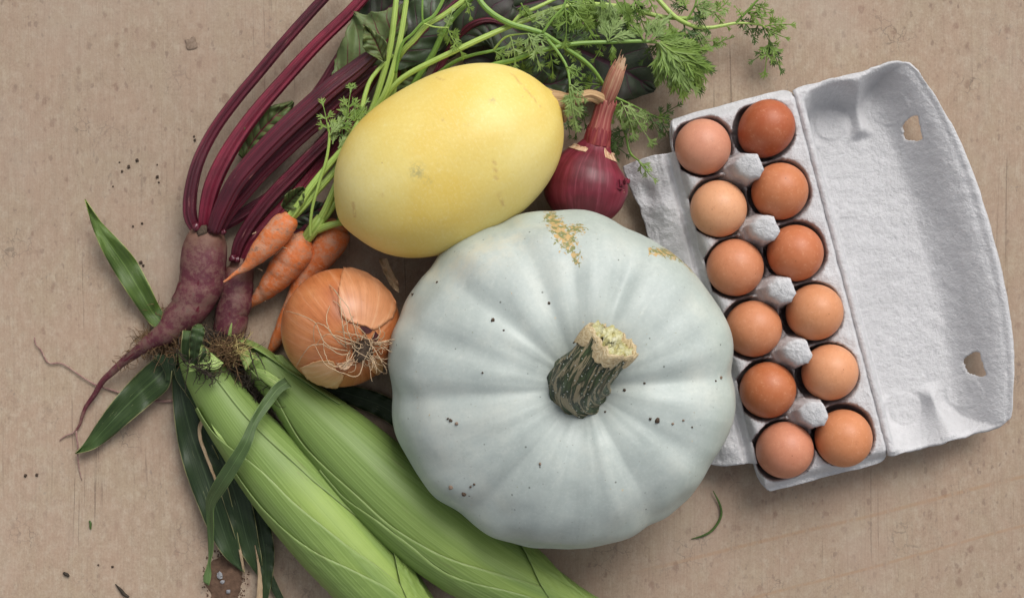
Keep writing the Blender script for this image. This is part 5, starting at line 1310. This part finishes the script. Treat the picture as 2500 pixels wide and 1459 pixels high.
def make_maize():
    ax1 = [(455, 846, .022), (478, 880, .024), (585, 1040, .028), (712, 1190, .031), (838, 1332, .031), (945, 1445, .029), (1035, 1525, .026)]
    w1 = [48, 84, 138, 184, 192, 172, 110]
    yel = [(0, 0), (.42, .05), (.55, .9), (.85, 1.0), (1, .9)]
    cob1 = make_cob('pale green maize cob in husk lying under the curved beetroot tail', ax1, w1, [
        dict(t0=0, t1=1, lo=[(0, -200), (1, -200)], hi=[(0, 159), (1, 159)], off=0.0, yel=yel, yc=105),
        dict(t0=0, t1=1, lo=[(0, 125), (.1, 112), (.5, 128), (.78, 160), (1, 128)], hi=[(0, 235), (1, 255)], off=.0009, hiedge=False, yel=[(0, 0), (.7, .2), (1, .8)]),
        dict(t0=.20, t1=1, lo=[(.2, -120), (1, -120)], hi_px=[(500, 1012), (516, 1040), (556, 1080), (596, 1109), (651, 1152), (726, 1226), (801, 1288), (859, 1334), (935, 1388), (972, 1424), (1060, 1500)], off=.0012, lift=[(0, .003), (.26, .0014), (.35, .0003), (1, .0003)], yel=[(0, 0), (.6, .15), (.85, .7), (1, 1)], yc=100),
        dict(t0=.36, t1=1, lo=[(.3, -150), (1, -150)], hi_px=[(556, 1110), (590, 1165), (643, 1234), (705, 1292), (768, 1338), (860, 1382), (943, 1424), (1040, 1510)], off=.0021, lift=[(0, .0004), (1, .0003)], yel=[(0, 0), (.7, .0), (1, .35)]),
        dict(t0=.70, t1=1, lo_px=[(922, 1262), (930, 1290), (946, 1340), (968, 1416), (1000, 1480)], hi_px=[(926, 1262), (940, 1295), (972, 1352), (1014, 1428), (1064, 1500)], off=.0030, both=True, yel=[(0, .5), (1, .8)]),
    ])
    ax2 = [(572, 836, .016), (612, 868, .019), (690, 940, .026), (812, 1062, .030), (945, 1190, .032), (1085, 1306, .032), (1250, 1414, .030), (1400, 1480, .024), (1480, 1510, .022)]
    w2 = [30, 62, 92, 160, 199, 206, 176, 94, 58]
    cob2 = make_cob('deeper green maize cob in husk tucked under the pumpkin edge', ax2, w2, [
        dict(t0=0, t1=1, lo=[(0, -200), (1, -200)], hi=[(0, 159), (1, 159)], off=0.0, yel=[(0, 0), (.5, .0), (.68, .55), (.85, .9), (1, .8)], yc=95),
        dict(t0=.02, t1=.30, lo=[(0, 105), (.3, 150)], hi=[(0, 250), (.3, 220)], off=.0012, hiedge=False, lift=[(0, .006), (.3, .001)]),
        dict(t0=.12, t1=1, lo=[(.12, 22), (.2, 10), (1, 0)], hi=[(.12, 120), (.18, 175), (.4, 200), (1, 215)], off=.0010, both=True, lift=[(.1, .002), (.25, 0), (1, 0)], yel=[(0, 0), (.45, .0), (.65, .5), (.85, .9), (1, .8)], yc=95),
        dict(t0=.10, t1=1, lo=[(0, -140), (1, -140)], hi_px=[(676, 958), (690, 985), (734, 1066), (801, 1138), (880, 1203), (944, 1268), (1020, 1315), (1081, 1349), (1199, 1389), (1312, 1423), (1420, 1478)], off=.0019, lift=[(0, .0008), (1, .0003)], yel=[(0, 0), (.6, .1), (.85, .6), (1, .9)], yc=80),
        dict(t0=.36, t1=1, lo=[(.3, -150), (1, -150)], hi_px=[(840, 1205), (914, 1251), (1003, 1320), (1081, 1386), (1150, 1411), (1224, 1428), (1298, 1448), (1400, 1500)], off=.0027, lift=[(0, .0004), (1, .0003)]),
        dict(t0=.66, t1=1, lo_px=[(1258, 1310), (1268, 1339), (1296, 1389), (1312, 1423), (1350, 1470)], hi_px=[(1262, 1308), (1296, 1335), (1334, 1379), (1378, 1425), (1440, 1470)], off=.0036, both=True, yel=[(0, .5), (1, .7)]),
    ])
    def strap(par, left, right, z, mt, nm='flag_leaf', **kw):
        V, F, U = ribbon(left, right, z, **kw); return build(nm, (V, F, U), mt, par, solid=.0005)
    # flag leaves of the first cob
    strap(cob1, [(398, 812), (368, 792), (325, 735), (284, 672), (250, 612), (228, 560), (207, 488)], [(420, 790), (394, 755), (362, 690), (330, 632), (292, 588), (250, 545), (208, 486)], [.012, .010, .012, .014, .016, .018, .018], M_MLEAFL, fold=.14, ripple=.0035, freq=3.3, n=60)
    strap(cob1, [(405, 845), (378, 872), (335, 912), (285, 966), (238, 1030), (208, 1078), (183, 1106)], [(420, 905), (412, 945), (370, 984), (318, 1028), (270, 1068), (228, 1096), (186, 1107)], [.014, .014, .012, .012, .011, .009, .004], M_MLEAFM, ripple=.004, freq=2.2, fold=.08, n=60, m=13)
    strap(cob1, [(376, 868), (392, 888), (404, 915), (404, 928)], [(432, 862), (430, 888), (424, 912), (416, 930)], [.024, .022, .018, .016], M_MLEAF, nm='folded_leaf', fold=.1)
    strap(cob1, [(420, 880), (420, 940), (428, 1040), (446, 1130), (478, 1220), (512, 1300), (548, 1358), (590, 1394)], [(450, 880), (462, 950), (500, 1050), (535, 1120), (562, 1210), (580, 1300), (590, 1365), (596, 1396)], [.014, .013, .012, .012, .012, .011, .010, .004], M_MLEAF, fold=.12, ripple=.0025, freq=5, n=60)
    strap(cob1, [(424, 900), (430, 925), (455, 962), (478, 998)], [(442, 896), (450, 930), (472, 970), (484, 1002)], [.020, .020, .022, .020], M_MLEAF, nm='folded_leaf', fold=.2)
    strap(cob1, [(506, 1018), (486, 1032), (484, 1066), (506, 1120), (530, 1180), (558, 1262), (590, 1350), (632, 1408)], [(520, 1030), (540, 1070), (572, 1120), (600, 1180), (620, 1250), (632, 1320), (640, 1370), (640, 1412)], [.020, .018, .015, .014, .014, .012, .010, .004], M_MLEAF, cup=.10, ripple=.002, n=60)
    strap(cob1, [(508, 1014), (487, 1030), (484, 1064), (499, 1110), (521, 1165), (535, 1200)], [(510, 1017), (494, 1038), (492, 1064), (506, 1108), (526, 1162), (536, 1200)], [.022, .023, .023, .021, .019, .017], M_DRY, nm='dry_margin', ripple=.001, n=40, m=5)
    strap(cob1, [(570, 1255), (579, 1318), (586, 1360), (594, 1400)], [(571, 1255), (583, 1318), (593, 1358), (598, 1401)], [.0125, .0125, .011, .005], M_DRY, nm='dry_margin', n=24, m=5)
    strap(cob1, [(590, 1170), (606, 1260), (625, 1350), (634, 1410), (630, 1480)], [(640, 1220), (662, 1290), (670, 1352), (664, 1415), (650, 1480)], [.010, .010, .009, .008, .006], M_MLEAF, ripple=.002, n=44)
    strap(cob1, [(622, 1330), (629, 1385), (628, 1430), (624, 1480)], [(623, 1330), (635, 1382), (641, 1430), (640, 1480)], [.012, .012, .012, .010], M_DRY, nm='dry_margin', n=24, m=5, ripple=.001)
    strap(cob1, [(660, 1400), (662, 1435), (684, 1476)], [(668, 1405), (688, 1448), (705, 1480)], [.006, .006, .004], M_MLEAF, n=20)
    # curled stub at the top of the first cob
    strap(cob1, [(448, 880), (442, 852), (444, 824), (446, 806)], [(464, 882), (462, 856), (474, 822), (472, 808)], [.050, .056, .060, .056], M_MLEAFM, nm='curled_leaf', cup=.35, n=26)
    strap(cob1, [(462, 890), (464, 855), (464, 820), (472, 796), (484, 790)], [(484, 890), (488, 855), (498, 822), (500, 804), (492, 792)], [.052, .060, .066, .067, .062], M_MLEAFM, nm='curled_leaf', cup=-.12, n=30, ripple=.002)
    strap(cob1, [(482, 886), (492, 862), (494, 846)], [(498, 876), (506, 862), (502, 848)], [.052, .056, .054], M_MLEAFM, nm='curled_leaf', cup=.3, n=20)
    strap(cob1, [(460, 888), (480, 886), (512, 880), (514, 860)], [(462, 908), (490, 902), (530, 900), (546, 886)], [.052, .052, .050, .047], M_HUSKSTUB, nm='torn_husk', cup=.1, n=26)
    strap(cob1, [(512, 1028), (530, 1062), (560, 1092)], [(520, 1032), (545, 1058), (585, 1090)], [.040, .044, .046], M_HUSKSTUB, nm='torn_husk', n=22)
    # strap leaf of the second cob, bent over the first
    strap(cob2, [(694, 920), (672, 936), (650, 962), (618, 1012), (588, 1072), (556, 1122), (522, 1176), (504, 1218), (504, 1262), (508, 1320), (508, 1370), (497, 1405), (497, 1420)],
          [(712, 944), (692, 954), (664, 988), (628, 1040), (616, 1082), (585, 1142), (548, 1200), (524, 1236), (522, 1290), (520, 1345), (514, 1374), (516, 1402), (510, 1428)],
          [.050, .056, .064, .072, .076, .073, .062, .048, .036, .024, .016, .012, .010], M_STRAP, fold=.16, n=80, m=11, ripple=.001)
    # sheath tips beside the onion
    strap(cob2, [(668, 866), (690, 905), (712, 955), (760, 1010)], [(690, 866), (722, 896), (770, 945), (830, 1000)], [.034, .036, .034, .030], M_HUSKSTUB, nm='torn_husk', cup=-.2, n=30)
    strap(cob2, [(624, 898), (650, 905), (690, 930)], [(630, 918), (655, 940), (680, 955)], [.044, .047, .050], M_HUSKSTUB, nm='torn_husk', cup=-.08, n=22)
    strap(cob2, [(566, 842), (585, 872), (600, 905)], [(578, 838), (612, 858), (620, 872)], [.034, .040, .042], M_HUSKSTUB, nm='torn_husk', n=20, ripple=.002)
    strap(cob2, [(556, 818), (560, 800), (565, 788)], [(564, 822), (566, 803), (567, 789)], [.040, .042, .043], M_HUSKSTUB, nm='torn_husk', n=14, m=5)
    strap(cob2, [(780, 950), (850, 985), (930, 1020), (1000, 1070)], [(800, 940), (880, 945), (960, 975), (1040, 1040)], [.006, .006, .006, .006], M_MLEAF, n=30, ripple=.002)
    # silk and dark hairs
    rnd = np.random.RandomState(9)
    def tuft(par, centres, n, L, r, mt, z, curl=1.1, bias=(0, 0, .1), nm='silk', spread=14):
        mb = MB()
        for _ in range(n):
            px, py = centres[rnd.randint(len(centres))]
            p = W(px + rnd.normal() * spread, py + rnd.normal() * spread * .7, z * rnd.uniform(.6, 1.15))
            hair_tubes(mb, [wander(p, rnd.normal(size=3) * np.array([1, 1, .5]) + np.array(bias), L * rnd.uniform(.5, 1.3), 12, rnd, curl, .04)], r, 4)
        o = build(nm, mb, mt, par); o['kind'] = 'stuff'; return o
    tuft(cob2, [(545, 850), (552, 862), (560, 872), (566, 858)], 240, .020, .00032, M_SILK, .040, 1.2)
    tuft(cob2, [(572, 848), (580, 858)], 70, .016, .0003, M_SILKY, .042, .6, (.8, .1, 0), spread=7)
    tuft(cob2, [(560, 885), (590, 900), (612, 915), (628, 930), (645, 950), (650, 965)], 300, .024, .0003, M_DARKHAIR, .030, .9, (.7, -.8, -.1), nm='dark_silk')
    tuft(cob2, [(510, 835), (530, 830), (545, 828), (560, 826)], 180, .016, .00035, M_DARKHAIR, .026, 1.2, nm='dark_silk', spread=9)
    tuft(cob1, [(395, 840), (415, 835), (430, 845), (440, 855), (420, 825), (455, 832)], 320, .020, .00032, M_SILK, .022, 1.1, nm='silk', spread=12)
    tuft(cob1, [(350, 830), (362, 822), (375, 845), (385, 760)], 90, .014, .0003, M_SILK, .008, 1.2, spread=9)
    tuft(cob1, [(455, 872), (465, 885), (480, 895), (495, 902), (510, 905)], 90, .020, .00038, M_DARKHAIR, .052, .9, (.8, -.3, 0), nm='dark_silk', spread=6)
    mb = MB()
    for k, pl in enumerate([[(440, 862), (448, 878), (455, 890), (490, 902), (515, 925)], [(470, 892), (500, 890), (520, 898), (545, 888)], [(500, 905), (512, 915), (506, 925), (500, 920)], [(490, 900), (520, 918), (538, 912), (540, 895)], [(510, 915), (520, 930), (512, 940), (514, 945)], [(608, 850), (616, 880), (626, 910), (632, 925)], [(626, 860), (640, 885), (648, 902)]]):
        B = catmull(np.array(pl, float), 22); hair_tubes(mb, [[W(x + pn((i * .6, k, 1)) * 3, y + pn((i * .6, k, 4)) * 3, .0545 + .002 * pn((i * .4, k, 9))) for i, (x, y) in enumerate(B)]], .0006)
    o = build('dark_silk', mb, M_DARKHAIR, cob1); o['kind'] = 'stuff'
M_HUSKSTUB = mat_fibre('husk_stub', (.15, .25, .05), (.27, .38, .10), (.42, .50, .20), 24, 2, .5, .0006)
make_maize()

# ------------------------------------------------------------------ scraps on the board
def scrap(name, path, width, mt, label, cat, ring=8, n=24, flat=.6, group=None, wob=.0006, seed=0):
    V, F, U = tube(path, width, n, ring, flat=flat, wob=wob, seed=seed)
    return tag(recentre(build(name, (V, F, U), mt, None)), label, cat, group)
scrap('grass_blade', [(1741, 1197, .004), (1755, 1225, .003), (1760, 1258, .0025), (1742, 1290, .002), (1715, 1308, .002), (1688, 1315, .0012)], [2, 5, 6, 6, 5, 2], M_FRONDD, 'thin curved green grass blade on bare wood below the carton', 'grass blade')
scrap('leaf_scrap', [(219, 1270, .0015), (221, 1280, .0018), (222, 1291, .0015)], [5, 6, 4], M_FRONDD, 'short straight dark green leaf scrap on bare wood', 'leaf scrap')
scrap('leaf_scrap', [(282, 1424, .0012), (292, 1436, .0018), (302, 1448, .0018), (314, 1457, .0012)], [2, 7, 9, 6], M_DARKHAIR, 'withered dark leaf scrap near the soil patch', 'leaf scrap', seed=2)
scrap('leaf_scrap', [(154, 1396, .0015), (162, 1402, .002), (170, 1404, .0015)], [5, 9, 4], M_DARKHAIR, 'crumpled black scrap on bare wood beyond the leaf tips', 'leaf scrap', seed=4)
scrap('root_thread', [(84, 822, .002), (92, 850, .0022), (118, 880, .002), (150, 888, .0025), (190, 912, .002), (230, 935, .0025), (290, 955, .002), (345, 972, .0025), (420, 976, .002), (470, 970, .002)], [3, 3.5, 4, 4, 4, 4.5, 5, 6, 7, 5], M_THREAD, 'long thin dry pinkish root thread lying on the wood under a leaf', 'root thread', n=70, wob=.0025)
def crumbs():
    pts = [(315, 407, 4.2, 'dark soil crumb in the small cluster on bare wood beside the beet stalks'), (298, 418, 3, None), (335, 391, 4, None), (384, 431, 4, None), (388, 445, 2.4, None), (476, 342, 3.4, None), (474, 333, 2.4, None), (276, 455, 2, None), (292, 396, 2, None), (384, 402, 2, None)]
    for k, (px, py, r, lab) in enumerate(pts):
        rr = WL(r); V, F, U = blob(W(px, py, rr * .62), rr, k * 3.1, .6, 9, 6, .7)
        o = recentre(build('soil_crumb', (V, F, U), M_SOIL, None)); tag(o, 'tiny dark soil crumb on bare wood between the beet stalks and the pointed leaf', 'soil crumb', 'soil crumbs near the beet stalks')
    for k, (px, py, r) in enumerate([(347, 545, 3), (344, 640, 4), (350, 648, 3), (325, 552, 2.5), (355, 690, 3), (90, 1158, 4), (62, 1160, 4), (275, 1382, 3), (240, 1378, 2.5)]):
        rr = WL(r); V, F, U = blob(W(px, py, rr * .6), rr, k * 2.3 + 9, .6, 9, 6, .7)
        o = recentre(build('soil_crumb', (V, F, U), M_SOIL, None)); tag(o, 'tiny dark soil crumb on bare wood beside the maize leaves', 'soil crumb', 'soil crumbs near the maize leaves')
    # dried mud fleck, top left
    V, F, U = blob(W(468, 106, .0006), WL(15), 6, .45, 30, 10, .07); tag(recentre(build('mud_fleck', (V, F, U), M_MUD, None)), 'flat cracked fleck of dried mud near the beet stalks', 'mud fleck')
crumbs()
def soil_patch():
    mb = MB(); n, m = 60, 12; V = []; c = (548, 1412)
    for k in range(m):
        q = k / (m - 1)
        for i in range(n):
            a = 2 * math.pi * i / n; rr = 1 + .16 * pn((math.cos(a) * 1.6, math.sin(a) * 1.6, .7), 1.5) + .05 * pn((math.cos(a) * 8, math.sin(a) * 8, .2))
            x, y = c[0] + 44 * q * rr * math.cos(a), c[1] + 56 * q * rr * math.sin(a)
            V.append(W(x, y, .0003 + .0022 * (1 - q ** 2) * (.6 + .6 * abs(pn((x * .06, y * .06, 1)))) ))
    mb.add(V, grid_faces(m, n, wrap=True))
    rnd = random.Random(8)
    for k in range(260):
        a = rnd.uniform(0, 6.28); q = rnd.gauss(1.0, .16); x, y = c[0] + 46 * q * math.cos(a), c[1] + 58 * q * math.sin(a)
        if x < 490: continue
        r = WL(rnd.uniform(.8, 2.6)); mb.add(*blob(W(x, y, r * .5), r, k, .6, 6, 4, .7))
    tag(build('soil_patch', mb, M_RUST, None), 'rusty brown patch of damp crumbly soil under the drooping leaf tips', 'soil', kind='stuff')
    for k, (px, py, r, lab) in enumerate([(536, 1404, 8, 'largest pale grey stone chip in the rusty soil patch'), (543, 1419, 5.5, 'smaller pale grey stone chip beside the largest one in the soil'), (557, 1443, 5, 'grey stone chip near the edge of the rusty soil patch')]):
        rr = WL(r); V, F, U = blob(W(px, py, .0026), rr, k * 5.1 + 3, .9, 8, 6, .4)
        tag(recentre(build('stone_chip', (V, F, U), M_STONE, None, False)), lab, 'stone chip')
soil_patch()
